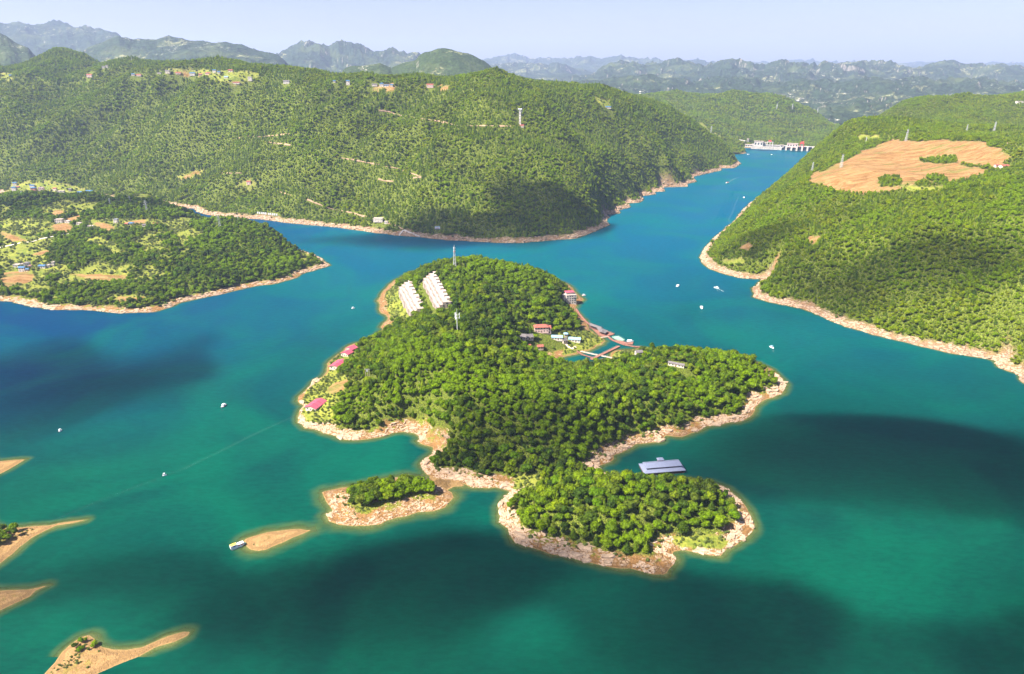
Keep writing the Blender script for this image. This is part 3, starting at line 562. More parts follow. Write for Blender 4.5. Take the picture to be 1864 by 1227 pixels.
# ------------------------------------------------------------------ clouds high above the lake, they throw the patches of shade
CLOUDZ = 1500.0
def clouds():
    sx, sy = TOSUN.x / TOSUN.z * CLOUDZ, TOSUN.y / TOSUN.z * CLOUDZ
    blobs = [  # ground position by photo pixel, radii in metres, weight
        (230,700,170,90,0.5), (40,660,150,100,0.45), (640,1060,75,62,0.9), (870,1100,80,45,0.9), (1130,1165,80,36,0.9), (430,1110,55,40,0.6), (1330,1160,60,40,0.7), (780,1000,60,45,0.5), (1300,870,60,50,0.5),
        (1440,850,75,75,0.7), (1640,840,85,75,0.65), (1820,900,90,90,0.75), (1830,1130,80,60,0.7), (760,440,220,80,0.9), (900,432,120,40,0.7), (1400,780,60,60,0.3),
        (985,372,60,55,1.9,hills), (215,366,120,45,0.75,penin), (60,372,90,45,0.5,penin), (100,1080,90,40,0.5), (1600,520,170,90,0.7,rhill), (1400,430,100,70,0.6,rhill), (900,770,80,45,0.5,isl)]
    holes = [(1590,1010,120,32,1.0), (255,910,90,40,0.8), (1120,990,160,55,2.0), (700,930,80,40,1.2), (870,520,140,80,1.7), (1250,690,80,50,1.0), (650,740,70,50,1.0), (400,490,190,110,1.1), (120,500,150,80,0.9), (700,780,60,40,0.5), (270,890,110,45,1.2), (1590,1000,110,38,1.4), (1560,700,130,55,1.0), (650,550,110,90,1.2), (1250,960,60,30,0.8), (760,540,90,90,1.2), (700,920,60,30,0.8), (150,1200,90,25,1.0), (930,1190,60,22,1.2), (500,985,50,25,1.0)]
    st = 22.0
    gx = np.arange(-1500, 1700, st); gy = np.arange(180, 2100, st); X, Y = np.meshgrid(gx, gy)
    Tt = np.full(X.shape, -0.20) - 0.5 * sstep(1500, 1700, Y) + 0.12 * (1 - sstep(420, 620, Y))
    wx = X + fbm(X, Y * 0.6, 110, 5, 31) * 48; wy = Y + fbm(X, Y * 0.6, 110, 5, 32) * 42
    for q in blobs:
        c = P(q[0], q[1])
        if len(q) > 5: g = q[5].hit(q[0], q[1]); c = (g.x - TOSUN.x / TOSUN.z * g.z, g.y - TOSUN.y / TOSUN.z * g.z)
        Tt += q[4] * np.exp(-((wx - c[0]) / q[2]) ** 2 - ((wy - c[1]) / q[3]) ** 2)
    for q in holes:
        c = P(q[0], q[1]); Tt -= q[4] * np.exp(-((wx - c[0]) / q[2]) ** 2 - ((wy - c[1]) / q[3]) ** 2)
    Tt += fbm(X, Y * 0.5, 80, 5, 33) * 0.34
    T = np.clip(Tt, -0.02, 0.9) * 170
    edge = (X < gx[1]) | (X > gx[-2]) | (Y < gy[1]) | (Y > gy[-2]); T[edge] = -5
    keep = T > -4.9
    top = np.stack([X + sx, Y + sy, CLOUDZ + np.maximum(T, 0) * 0.75 + fbm(X, Y, 60, 3, 35) * np.clip(T, 0, 30) * 0.5], -1).reshape(-1, 3)
    bot = np.stack([X + sx, Y + sy, CLOUDZ - np.maximum(T, 0) * 0.25 - 0.0], -1).reshape(-1, 3)
    pos_ = T > 0
    F = grid_faces(len(gy), len(gx), pos_)
    n = len(top); F2 = F[:, ::-1] + n
    used = np.unique(F); V = np.concatenate([top, bot]); 
    # weld rims where the thickness is nil
    idx = np.arange(2 * n); zero = (~pos_).ravel(); idx[n:][zero] = np.arange(n)[zero]
    V[:n][zero, 2] = CLOUDZ
    FF = np.concatenate([F, idx[F2]])
    me = npmesh('cloud', *compact(V, FF, {})[:2], True)
    m, nt, o = newmat('cloud_vapour'); h = N(nt)
    v = h.n('VolumePrincipled'); v.inputs['Color'].default_value = (1, 1, 1, 1); v.inputs['Density'].default_value = 0.0135; v.inputs['Anisotropy'].default_value = 0.3
    h.l(v.outputs[0], o.inputs['Volume'])
    m.cycles.homogeneous_volume = True
    link('cloud', me, None, m, 'structure')
clouds()

# ------------------------------------------------------------------ haze
def haze():
    bm = bmesh.new(); bmesh.ops.create_cube(bm, size=1)
    x0, x1, y0, y1, z0, z1 = -27000, 27000, -4500, 27000, -42, 1150
    for v in bm.verts: v.co = Vector(((x0 + x1) / 2 + v.co.x * (x1 - x0), (y0 + y1) / 2 + v.co.y * (y1 - y0), (z0 + z1) / 2 + v.co.z * (z1 - z0)))
    me = bpy.data.meshes.new('haze'); bm.to_mesh(me); bm.free()
    m, nt, o = newmat('haze_air'); h = N(nt)
    v = h.n('VolumePrincipled'); v.inputs['Color'].default_value = (0.53, 0.63, 0.96, 1); v.inputs['Density'].default_value = 5.4e-5; v.inputs['Anisotropy'].default_value = 0.1
    h.l(v.outputs[0], o.inputs['Volume']); m.cycles.homogeneous_volume = True
    link('haze', me, None, m, 'stuff')
haze()

# ------------------------------------------------------------------ foliage
def leaf_mat(name, cols, patch=True, trans=0.46):
    m, nt, o = newmat(name); h = N(nt)
    oi = h.n('ObjectInfo'); rnd = oi.outputs['Random']
    c = h.ramp(rnd, [(i / (len(cols) - 1), c) for i, c in enumerate(cols)])
    if patch:
        n = h.noise(0.011, 3, oi.outputs['Location'], 0.6)
        c = h.mix(h.rng(n, 0.45, 0.62, 0, 0.8), c, (0.175, 0.27, 0.004))
        n2 = h.noise(0.014, 4, oi.outputs['Location'], 0.7, 0.5)
        c = h.mix(h.rng(n2, 0.52, 0.7, 0, 0.7), c, (0.034, 0.062, 0.012))
    tc = h.n('TexCoord').outputs['Object']
    f = h.noise(0.9, 2, tc)
    hs = h.n('HueSaturation'); h.l(c, hs.inputs['Color']); h.l(h.rng(f, 0.3, 0.7, 0.6, 1.45), hs.inputs['Value'])
    d = h.n('BsdfPrincipled'); d.inputs['Roughness'].default_value = 0.8; d.inputs['Specular IOR Level'].default_value = 0.05; h.l(hs.outputs[0], d.inputs['Base Color'])
    t = h.n('BsdfTranslucent'); hs2 = h.n('HueSaturation'); h.l(hs.outputs[0], hs2.inputs['Color']); hs2.inputs['Value'].default_value = 1.3; h.l(hs2.outputs[0], t.inputs[0])
    ms = h.n('MixShader'); ms.inputs[0].default_value = trans; h.l(d.outputs[0], ms.inputs[1]); h.l(t.outputs[0], ms.inputs[2])
    h.l(ms.outputs[0], o.inputs[0]); return m
GREENS = [(0.026, 0.052, 0.008), (0.110, 0.180, 0.005), (0.20, 0.275, 0.005), (0.055, 0.095, 0.010), (0.155, 0.19, 0.020), (0.115, 0.21, 0.005), (0.048, 0.085, 0.014), (0.24, 0.30, 0.008)]
M_leaf = leaf_mat('broad_leaves', GREENS)
M_leaf_far = leaf_mat('hillside_leaves', [(0.090, 0.135, 0.006), (0.165, 0.235, 0.004), (0.21, 0.27, 0.004), (0.085, 0.125, 0.008), (0.185, 0.245, 0.004), (0.24, 0.29, 0.004), (0.20, 0.22, 0.010), (0.16, 0.24, 0.004)])
M_conif = leaf_mat('conifer_needles', [(0.07, 0.12, 0.014), (0.15, 0.22, 0.012), (0.22, 0.28, 0.015)], False)
M_bush = leaf_mat('shrub_leaves', [(0.14, 0.17, 0.045), (0.20, 0.23, 0.06), (0.09, 0.13, 0.03)], False)
M_bark = flat_mat('bark', (0.12, 0.085, 0.055), 0.9, 0.3, 2.0)
_ico = None
def ico(sub):
    bm = bmesh.new(); bmesh.ops.create_icosphere(bm, subdivisions=sub, radius=1)
    v = np.array([x.co[:] for x in bm.verts]); f = np.array([[q.index for q in x.verts] for x in bm.faces]); bm.free(); return v, f
ICO1, ICO2 = ico(1), ico(2)
def crown_geo(kind, R, Hc, seed, ncard, card, core=ICO2):
    """crown radius R, crown height Hc, base of crown at z=0 -> triangles"""
    r = np.random.default_rng(seed); V = []; F = []; off = 0
    lumps = []
    if kind == 'cone':
        k = 5
        for i in range(k):
            t = i / (k - 1); lumps.append((np.array([r.normal() * 0.06 * R, r.normal() * 0.06 * R, Hc * (0.1 + 0.8 * t)]), R * (1 - 0.82 * t) * 0.95, Hc * 0.17))
    else:
        nl = 7 if kind != 'bush' else 4
        lumps.append((np.array([0, 0, Hc * 0.5]), R * 0.70, Hc * 0.42))
        for i in range(nl):
            a = r.random() * 6.28; q = R * (0.38 + 0.25 * r.random()); z = Hc * (0.28 + 0.5 * r.random())
            s = R * (0.34 + 0.18 * r.random()); lumps.append((np.array([math.cos(a) * q, math.sin(a) * q, z]), s, s * 0.8))
        lumps.append((np.array([r.normal() * R * 0.15, r.normal() * R * 0.15, Hc * 0.78]), R * 0.42, Hc * 0.26))
    for c, s, sz in lumps:
        v, f = core; n = 1 + (r.random(len(v)) - 0.5) * 0.35
        V.append(c + v * n[:, None] * np.array([s, s, sz]) * 0.9); F.append(f + off); off += len(v)
    area = np.array([l[1] for l in lumps]) ** 2; pr = area / area.sum()
    pick = r.choice(len(lumps), ncard, p=pr)
    d = r.normal(size=(ncard, 3)); d[:, 2] = np.abs(d[:, 2]) * 0.9 - 0.25; d /= np.linalg.norm(d, axis=1)[:, None]
    C = np.array([lumps[i][0] for i in pick]); S = np.array([[lumps[i][1], lumps[i][1], lumps[i][2]] for i in pick])
    c = C + d * S * (0.9 + r.random((ncard, 1)) * 0.28)
    nrm = d + r.normal(size=(ncard, 3)) * 0.55; nrm /= np.linalg.norm(nrm, axis=1)[:, None]
    u = np.cross(nrm, r.normal(size=(ncard, 3))); u /= np.linalg.norm(u, axis=1)[:, None]; w = np.cross(nrm, u)
    sz = card * (0.6 + 0.8 * r.random((ncard, 1)))
    q = np.stack([c - u * sz, c + w * sz * 0.7, c + u * sz, c - w * sz * 0.7], 1) + nrm[:, None, :] * np.array([0, 0.2, 0, 0.2])[None, :, None] * card
    V.append(q.reshape(-1, 3)); i = np.arange(ncard)[:, None] * 4 + off
    F.append(np.concatenate([i + [0, 1, 2], i + [0, 2, 3]], 0))
    return np.concatenate(V), np.concatenate(F)
def tube_geo(p0, p1, r0, r1, n=6):
    p0 = np.array(p0, float); p1 = np.array(p1, float); d = p1 - p0; d /= np.linalg.norm(d)
    a = np.cross(d, [0.3, 0.9, 0.2]); a /= np.linalg.norm(a); b = np.cross(d, a)
    t = np.arange(n) * 2 * math.pi / n; ring = np.cos(t)[:, None] * a + np.sin(t)[:, None] * b
    V = np.concatenate([p0 + ring * r0, p1 + ring * r1]); F = []
    for i in range(n):
        j = (i + 1) % n; F += [[i, j, n + j], [i, n + j, n + i]]
    return V, np.array(F)
def trunk_geo(h, R, seed):
    r = np.random.default_rng(seed + 50); V, F = tube_geo((0, 0, -0.8), (0, 0, h), 0.22, 0.14); Vs = [V]; Fs = [F]; o = len(V)
    for i in range(4):
        a = i * 1.57 + r.random(); v, f = tube_geo((0, 0, h * (0.6 + 0.1 * i)), (math.cos(a) * R * 0.45, math.sin(a) * R * 0.45, h + R * 0.5), 0.10, 0.03, 4)
        Vs.append(v); Fs.append(f + o); o += len(v)
    return np.concatenate(Vs), np.concatenate(Fs)
tree_meshes = []   # (kind, trunk mesh, crown mesh, height)
KINDS = [('broad', 3.6, 5.2, 2.6, M_leaf), ('broad', 4.3, 5.6, 3.0, M_leaf), ('broad', 3.1, 6.0, 2.8, M_leaf), ('broad', 3.8, 4.4, 2.2, M_leaf), ('cone', 2.6, 8.0, 1.0, M_conif), ('bush', 1.9, 2.0, 0.3, M_bush)]
far_coll = bpy.data.collections.new('tree_kinds'); mid_coll = bpy.data.collections.new('tree_kinds_far')
for i, (kd, R, Hc, ht, mat) in enumerate(KINDS):
    V, F = crown_geo(kd, R, Hc, 20 + i, 330 if kd != 'bush' else 160, 0.48 if kd != 'bush' else 0.34); V = V + np.array([0, 0, ht * 0.75])
    me = npmesh('crown', V, F, False); me.materials.append(mat)
    tv, tf = trunk_geo(ht, R, i); tm = npmesh('trunk', tv, tf, True); tm.materials.append(M_bark)
    tree_meshes.append((kd, tm, me, ht + Hc))
    J = npmesh('tree_kind', np.concatenate([V, tv]), np.concatenate([F, tf + len(V)]), False)
    J.materials.append(mat); J.materials.append(M_bark)
    mi = np.zeros(len(J.polygons), np.int32); mi[len(F):] = 1; J.polygons.foreach_set('material_index', mi)
    o = bpy.data.objects.new('tree_kind_%d' % i, J); far_coll.objects.link(o)
for i, (kd, R, Hc, ht, mat) in enumerate(KINDS[:5]):
    V, F = crown_geo(kd, R, Hc, 70 + i, 70, 0.8, ICO1); V = V + np.array([0, 0, ht * 0.5])
    J = npmesh('tree_kind', V, F, False); J.materials.append(M_leaf_far if mat is M_leaf else mat)
    o = bpy.data.objects.new('far_tree_kind_%d' % i, J); mid_coll.objects.link(o)

def scatter_group(coll):
    g = bpy.data.node_groups.new('scatter', 'GeometryNodeTree')
    g.interface.new_socket('Geometry', in_out='INPUT', socket_type='NodeSocketGeometry'); g.interface.new_socket('Geometry', in_out='OUTPUT', socket_type='NodeSocketGeometry')
    a = g.nodes.new('NodeGroupInput'); b = g.nodes.new('NodeGroupOutput')
    ip = g.nodes.new('GeometryNodeInstanceOnPoints'); ci = g.nodes.new('GeometryNodeCollectionInfo'); ci.inputs[0].default_value = coll
    ci.inputs['Separate Children'].default_value = True; ci.inputs['Reset Children'].default_value = True; ip.inputs['Pick Instance'].default_value = True
    def na(name, t):
        n = g.nodes.new('GeometryNodeInputNamedAttribute'); n.data_type = t; n.inputs[0].default_value = name; return n.outputs[0]
    g.links.new(a.outputs[0], ip.inputs['Points']); g.links.new(ci.outputs[0], ip.inputs['Instance'])
    g.links.new(na('kind_index', 'INT'), ip.inputs['Instance Index']); g.links.new(na('turn', 'FLOAT_VECTOR'), ip.inputs['Rotation']); g.links.new(na('size', 'FLOAT_VECTOR'), ip.inputs['Scale'])
    g.links.new(ip.outputs[0], b.inputs[0]); return g
G_NEAR = scatter_group(far_coll); G_FAR = scatter_group(mid_coll)
def scatter(name, pts, scl, rot, idx, group, label=None):
    me = bpy.data.meshes.new(name); n = len(pts); me.vertices.add(n); me.vertices.foreach_set('co', np.asarray(pts, np.float32).ravel())
    a = me.attributes.new('kind_index', 'INT', 'POINT'); a.data.foreach_set('value', np.asarray(idx, np.int32))
    a = me.attributes.new('turn', 'FLOAT_VECTOR', 'POINT'); a.data.foreach_set('vector', np.asarray(rot, np.float32).ravel())
    a = me.attributes.new('size', 'FLOAT_VECTOR', 'POINT'); a.data.foreach_set('vector', np.asarray(scl, np.float32).ravel())
    o = link(name, me, None, None, 'stuff'); o.modifiers.new('scatter', 'NODES').node_group = group
    if label: o['label'] = label
    return o
BLOCK = []     # circles (x, y, r) kept free of trees
def spots(L, sp, seed, jit=0.42, marg=120, bushes=True, zmin=None):
    r = np.random.default_rng(seed)
    x = np.arange(L.x0, L.x0 + L.nx * L.res, sp); yv = np.arange(L.y0, L.y0 + L.ny * L.res, sp * 0.87)
    X, Y = np.meshgrid(x, yv); X = X + (np.arange(len(yv)) % 2)[:, None] * sp * 0.5
    X = (X + (r.random(X.shape) - 0.5) * 2 * jit * sp).ravel(); Y = (Y + (r.random(Y.shape) - 0.5) * 2 * jit * sp).ravel()
    k = L.inside(X, Y); X, Y = X[k], Y[k]
    Z = L.z(X, Y); px, py = proj(X, Y, Z)
    k = (px > -marg) & (px < 1864 + marg) & (py < 1227 + marg) & (L.z(X, Y, L.d) > 1.0) & pip(X, Y, L.poly)
    X, Y, Z, px, py = X[k], Y[k], Z[k], px[k], py[k]
    wood = L.z(X, Y, L.A['wood']); mead = np.clip(L.z(X, Y, L.A['meadow']), 0, 1); soil = L.z(X, Y, L.A['soil'])
    k = (wood > 0.5) & (mead < 0.5) & (soil < 0.35)
    for (bx, by, br) in BLOCK: k &= (X - bx) ** 2 + (Y - by) ** 2 > br * br
    return X, Y, Z, px, py, k, mead, soil, r
def tri_kinds(n, r, X, Y, pc=0.05):
    idx = r.integers(0, 4, n); c = fbm(X, Y, 60, 3, 50)
    idx[(r.random(n) < pc * (1 + 2.5 * (c > 0.15)))] = 4
    return idx
#LANDMARK_B
# ------------------------------------------------------------------ building blocks for things
class MB:
    def __init__(s): s.V = []; s.F = []
    def add(s, vs, fs):
        o = len(s.V); s.V += [tuple(v) for v in vs]; s.F += [tuple(i + o for i in f) for f in fs]; return s
    def box(s, cx, cy, cz, sx, sy, sz, rot=0.0, taper=1.0):
        c, n = math.cos(rot), math.sin(rot); vs = []
        for z, k in ((-.5, 1.0), (.5, taper)):
            for x, y_ in ((-.5, -.5), (.5, -.5), (.5, .5), (-.5, .5)):
                a, b = x * sx * k, y_ * sy * k; vs.append((cx + a * c - b * n, cy + a * n + b * c, cz + z * sz))
        return s.add(vs, [(3, 2, 1, 0), (4, 5, 6, 7), (0, 1, 5, 4), (1, 2, 6, 5), (2, 3, 7, 6), (3, 0, 4, 7)])
    def bar(s, p, q, r, n=4, r2=None):
        V, F = tube_geo(p, q, r, r if r2 is None else r2, n); return s.add(V.tolist(), F.tolist())
    def gable(s, cx, cy, z, sx, sy, h, t=0.25, ov=0.5):
        """two sloping slabs, ridge along x"""
        X = sx / 2 + ov; Yh = sy / 2 + ov; dz = h * ov / (sy / 2)
        for sg in (-1, 1):
            a = [(cx - X, cy + sg * Yh, z - dz), (cx + X, cy + sg * Yh, z - dz), (cx + X, cy, z + h), (cx - X, cy, z + h)]
            b = [(p[0], p[1], p[2] + t) for p in a]
            f = [(0, 1, 2, 3), (7, 6, 5, 4), (0, 4, 5, 1), (1, 5, 6, 2), (2, 6, 7, 3), (3, 7, 4, 0)]
            if sg == 1: f = [tuple(reversed(q)) for q in f]
            s.add(a + b, f)
        return s
    def tri_wall(s, cx, cy, z, sx, sy, h, t=0.25):
        for sg in (-1, 1):
            x = cx + sg * (sx / 2 - t / 2)
            s.add([(x - t / 2, cy - sy / 2, z), (x - t / 2, cy + sy / 2, z), (x - t / 2, cy, z + h), (x + t / 2, cy - sy / 2, z), (x + t / 2, cy + sy / 2, z), (x + t / 2, cy, z + h)],
                  [(0, 2, 1), (3, 4, 5), (0, 3, 5, 2), (1, 2, 5, 4), (0, 1, 4, 3)])
        return s
    def hip(s, cx, cy, z, sx, sy, h, ov=0.8, inset=None, t=0.25):
        X, Yh = sx / 2 + ov, sy / 2 + ov; k = inset if inset is not None else sy / 2
        a = [(cx - X, cy - Yh, z), (cx + X, cy - Yh, z), (cx + X, cy + Yh, z), (cx - X, cy + Yh, z)]
        top = [(cx - X + k, cy, z + h), (cx + X - k, cy, z + h)]
        lo = [(p[0], p[1], p[2] - t) for p in a]
        return s.add(a + top + lo, [(0, 1, 5, 4), (1, 2, 5), (2, 3, 4, 5), (3, 0, 4), (9, 8, 7, 6), (0, 6, 7, 1), (1, 7, 8, 2), (2, 8, 9, 3), (3, 9, 6, 0)])
    def cyl(s, cx, cy, z0, z1, r, n=10, r2=None):
        r2 = r if r2 is None else r2
        vs = [(cx + math.cos(i * 2 * math.pi / n) * r, cy + math.sin(i * 2 * math.pi / n) * r, z0) for i in range(n)] + [(cx + math.cos(i * 2 * math.pi / n) * r2, cy + math.sin(i * 2 * math.pi / n) * r2, z1) for i in range(n)]
        return s.add(vs, [(i, (i + 1) % n, n + (i + 1) % n, n + i) for i in range(n)] + [tuple(range(n, 2 * n)), tuple(reversed(range(n)))])
    def mesh(s, name, smooth=False):
        me = bpy.data.meshes.new(name); me.from_pydata(s.V, [], s.F); me.update()
        if smooth: me.polygons.foreach_set('use_smooth', [True] * len(me.polygons))
        return me
    def build(s, name, mat, parent=None, smooth=False, loc=None, rz=0.0):
        o = link(name, s.mesh(name, smooth), parent, mat)
        if loc is not None: o.location = loc
        o.rotation_euler.z = rz
        return o
def root(name, label, cat, loc, rz=0.0, group=None):
    o = bpy.data.objects.new(name, None); o.empty_display_size = 1.0; COL.objects.link(o); o.location = loc; o.rotation_euler = (0, 0, rz)
    o['label'] = label; o['category'] = cat
    if group: o['group'] = group
    return o
def part(name, me, parent, loc=(0, 0, 0), rz=0.0):
    o = bpy.data.objects.new(name, me); COL.objects.link(o); o.parent = parent; o.location = loc; o.rotation_euler = (0, 0, rz); return o
def M(name, col, **k):
    if name not in _mats: _mats[name] = flat_mat(name, col, **k)
    return _mats[name]
_mats = {}
VILLA = M('villa_render', (0.38, 0.30, 0.255), var=0.12, scale=0.5)
WHITE = M('white_render', (0.62, 0.55, 0.48), var=0.10, scale=0.5)
CREAM = M('cream_render', (0.66, 0.56, 0.44), var=0.12, scale=0.5)
PINKW = M('pink_render', (0.72, 0.50, 0.44), var=0.12, scale=0.5)
BRICK = M('red_brick_wall', (0.42, 0.17, 0.12), var=0.15, scale=1.0)
GREYW = M('grey_concrete', (0.42, 0.41, 0.39), var=0.15, scale=0.5)
PINKR = M('pink_metal_roof', (0.46, 0.085, 0.125), var=0.10, scale=0.7, rough=0.5)
REDR = M('red_tile_roof', (0.33, 0.10, 0.07), var=0.2, scale=1.2)
BLUER = M('blue_metal_roof', (0.05, 0.13, 0.24), var=0.12, scale=0.7, rough=0.5)
GREYR = M('grey_tile_roof', (0.15, 0.13, 0.13), var=0.2, scale=1.2)
SLATE = M('pale_blue_grey_roof', (0.20, 0.22, 0.31), var=0.05, scale=0.4, rough=0.4)
PALEB = M('pale_blue_roof', (0.24, 0.40, 0.50), var=0.1, scale=0.6)
FLATR = M('flat_concrete_roof', (0.46, 0.36, 0.30), var=0.15, scale=0.6)
GLASS = M('dark_window_glass', (0.045, 0.055, 0.07), var=0.1, rough=0.15, spec=0.6)
DOORM = M('brown_door', (0.14, 0.07, 0.04), var=0.15)
STEEL = M('galvanised_steel', (0.50, 0.50, 0.50), var=0.1, rough=0.5, metallic=0.3)
WPAINT = M('white_paint', (0.80, 0.80, 0.80), var=0.05, rough=0.4)
REDP = M('red_paint', (0.55, 0.06, 0.05), var=0.08, rough=0.45)
DECK = M('red_brown_decking', (0.27, 0.12, 0.085), var=0.25, scale=1.5)
DECKC = M('cream_decking', (0.62, 0.48, 0.38), var=0.2, scale=1.5)
DARKW = M('dark_timber', (0.12, 0.06, 0.045), var=0.2)
GREENP = M('pale_green_deck', (0.24, 0.38, 0.28), var=0.1)
YEL = M('yellow_paint', (0.70, 0.48, 0.08), var=0.08); BLUEP = M('blue_paint', (0.05, 0.12, 0.40), var=0.08); BLACK = M('black_rubber', (0.02, 0.02, 0.025))
TEALP = M('teal_deck_paint', (0.08, 0.38, 0.26), var=0.08); CONC = M('pale_concrete', (0.66, 0.60, 0.54), var=0.12, scale=0.3)
ROCK = flat_mat('pale_pink_rock', (0.46, 0.32, 0.21), 0.9, 0.25, 0.9, bump=0.6)

_win = {}
def wmesh(w, hgt):
    k = (round(w, 2), round(hgt, 2))
    if k not in _win:
        me = MB().box(0, 0, 0, w, 0.14, hgt).mesh('window'); me.materials.append(GLASS); _win[k] = me
    return _win[k]
HOUSES = []
def house(px, py, w, d, st, rz, wall, roof, rtype, label, L, cat='house', group=None, name='house', rh=None, wins=True, sink=1.5, lift=0.0, dx=0.0, cols=None):
    p = L.hit(px, py) if L else Vector(P(px, py)); BLOCK.append((p.x, p.y, max(w, d) * 0.6 + 4.0)); 
    if L: BLOCK.append((p.x + 4, p.y - max(w, d) * 0.5 - 7, max(w, d) * 0.5 + 2))
    r = root(name, label, cat, (p.x, p.y, p.z + lift), rz, group); h = 3.1 * st
    b = MB().box(0, 0, (h - sink) / 2, w, d, h + sink)
    rh = rh if rh is not None else d * 0.25
    if rtype == 'gable': b.tri_wall(0, 0, h, w, d, rh)
    b.build('wall', wall, r)
    rb = MB()
    if rtype == 'gable': rb.gable(0, 0, h + 0.02, w, d, rh)
    elif rtype == 'hip': rb.hip(0, 0, h + 0.27, w, d, rh, inset=d * 0.5)
    else:
        rb.box(0, 0, h + 0.14, w + 0.5, d + 0.5, 0.28)
    rb.build('roof', roof, r)
    if rtype == 'flat':
        pb = MB()
        for sx, sy, lx, ly in ((0, -1, w + .5, .2), (0, 1, w + .5, .2), (-1, 0, .2, d + .1), (1, 0, .2, d + .1)): pb.box(sx * (w / 2 + .15), sy * (d / 2 + .15), h + 0.58, lx, ly, 0.6)
        pb.build('parapet', wall, r)
    if wins:
        n = max(2, int(w / 3.2)) if cols is None else cols; me = wmesh(1.3, 1.4)
        for f in range(st):
            for i in range(n):
                x = (i + 0.5) / n * w - w / 2; part('window', me, r, (x, -d / 2 - 0.03, f * 3.1 + 1.7)) if not (f == 0 and i == n // 2) else None
            part('window', me, r, (-w / 2 - 0.03, 0, f * 3.1 + 1.7), math.pi / 2)
        MB().box(0, 0, 1.1, 1.2, 0.16, 2.2).build('door', DOORM, r, loc=(((n // 2) + 0.5) / n * w - w / 2, -d / 2 - 0.04, 0))
    return r

def pylon(px, py, hgt, L, label, group=None, wid=None, arms=3, name='power_pylon', mat=None, rz=0.3, sinkpx=0):
    p = L.hit(px, py); mat = mat or STEEL; BLOCK.append((p.x, p.y, 5.0)); wid = wid or hgt * 0.16
    r = root(name, label, 'pylon' if name == 'power_pylon' else 'mast', (p.x, p.y, p.z - 0.3), rz, group); th = 0.10 + hgt * 0.004
    tw = wid * 0.16
    for sx in (-1, 1):
        for sy in (-1, 1):
            MB().bar((sx * wid / 2, sy * wid / 2, 0), (sx * tw, sy * tw, hgt * 0.92), th, 4).build('leg', mat, r)
    b = MB(); k = 6
    for i in range(k):
        z0, z1 = hgt * 0.92 * i / k, hgt * 0.92 * (i + 1) / k; a0 = wid / 2 + (tw - wid / 2) * i / k; a1 = wid / 2 + (tw - wid / 2) * (i + 1) / k
        for (ax, ay, bx, by) in ((-1, -1, 1, -1), (1, -1, 1, 1), (1, 1, -1, 1), (-1, 1, -1, -1)):
            b.bar((ax * a0, ay * a0, z0), (bx * a1, by * a1, z1), th * 0.6, 3); b.bar((bx * a0, by * a0, z0), (ax * a1, ay * a1, z1), th * 0.6, 3)
    b.build('bracing', mat, r)
    for i in range(arms):
        z = hgt * (0.66 + 0.13 * i); ln = hgt * (0.17 - 0.03 * i)
        MB().bar((-ln, 0, z), (ln, 0, z), th * 0.8, 4).bar((-ln, 0, z), (0, 0, z + hgt * 0.05), th * 0.5, 3).bar((ln, 0, z), (0, 0, z + hgt * 0.05), th * 0.5, 3).build('cross_arm', mat, r)
    MB().bar((0, 0, hgt * 0.9), (0, 0, hgt), th, 4).build('peak', mat, r)
    return r

# ---- terraced villas on the north hill of the island
def terrace_row(x0, y0, z0, x1, y1, z1, n, lv, label, D_=19.0, ST=4.0):
    ang = math.atan2(y1 - y0, x1 - x0); L_ = math.hypot(x1 - x0, y1 - y0); uw = L_ / n
    r = root('terraced_villas', label, 'villas', (x0, y0, z0), ang)   # local +x runs towards the camera end, local -y is the open west side
    for i in range(n + 1):
        BLOCK.append((x0 + (x1 - x0) * i / n, y0 + (y1 - y0) * i / n, 11.5)); BLOCK.append((x0 - 8 + (x1 - x0) * i / n, y0 - 3 + (y1 - y0) * i / n, 9.5))
    wm = wmesh(2.2, 1.7)
    for i in range(n):
        cx = (i + 0.5) * uw; zb = (z1 - z0) * (i + 0.5) / n; off = (-0.4 if i % 2 else 0.4) + (2.0 if i in (0,) else 0)
        b = MB(); b.box(cx, off, zb - 4, uw - 0.05, D_, 8.02)
        for k in range(lv):
            dep = D_ - ST * k; yc = off + D_ / 2 - dep / 2
            b.box(cx, yc, zb + 3.1 * k + 1.55, uw - 0.3 - 0.03 * k, dep, 3.1)
        u = b.build('villa', VILLA, r)
        for k in range(lv):
            dep = D_ - ST * k; yf = off + D_ / 2 - dep
            MB().box(cx, yf + ST / 2, zb + 3.1 * (k + 1) + 0.08, uw - 0.5, ST - 0.2, 0.14).build('terrace_floor', FLATR, u)
            MB().box(cx, yf + 0.1, zb + 3.1 * (k + 1) + 0.55, uw - 0.4, 0.18, 0.8).build('parapet', VILLA, u)
            for q in (-1, 1): part('window', wm, u, (cx + q * uw * 0.23, yf - 0.04, zb + 3.1 * k + 1.5))
        MB().box(cx - uw / 2, off - 0.4, zb + 1.2, 0.35, D_ - 0.4, 3.6).box(cx - uw / 2, off + D_ * 0.18, zb + 5.4, 0.35, D_ * 0.6, 5.5).build('party_wall', VILLA, u)
        MB().box(cx - uw * 0.15, off + D_ * 0.34, zb + 3.1 * lv + 1.3, uw * 0.5, 4.6, 2.6).build('stair_tower', WHITE, u)
        MB().box(cx - uw * 0.15, off + D_ * 0.34, zb + 3.1 * lv + 2.7, uw * 0.55, 5.2, 0.2).build('roof', FLATR, u)
    # gable end that faces the lake in front
    e = n * uw + 0.05; zb = (z1 - z0) * (n - 0.5) / n
    for k in range(lv):
        dep = D_ - ST * k; cnt = int(dep / 4)
        for j in range(cnt): part('window', wm, r, (e - 0.12, off + 12 - (j + 0.5) * dep / cnt, zb + 3.1 * k + 1.6), math.pi / 2)
    return r
a, b_ = isl.hit(734, 527), isl.hit(761, 573)
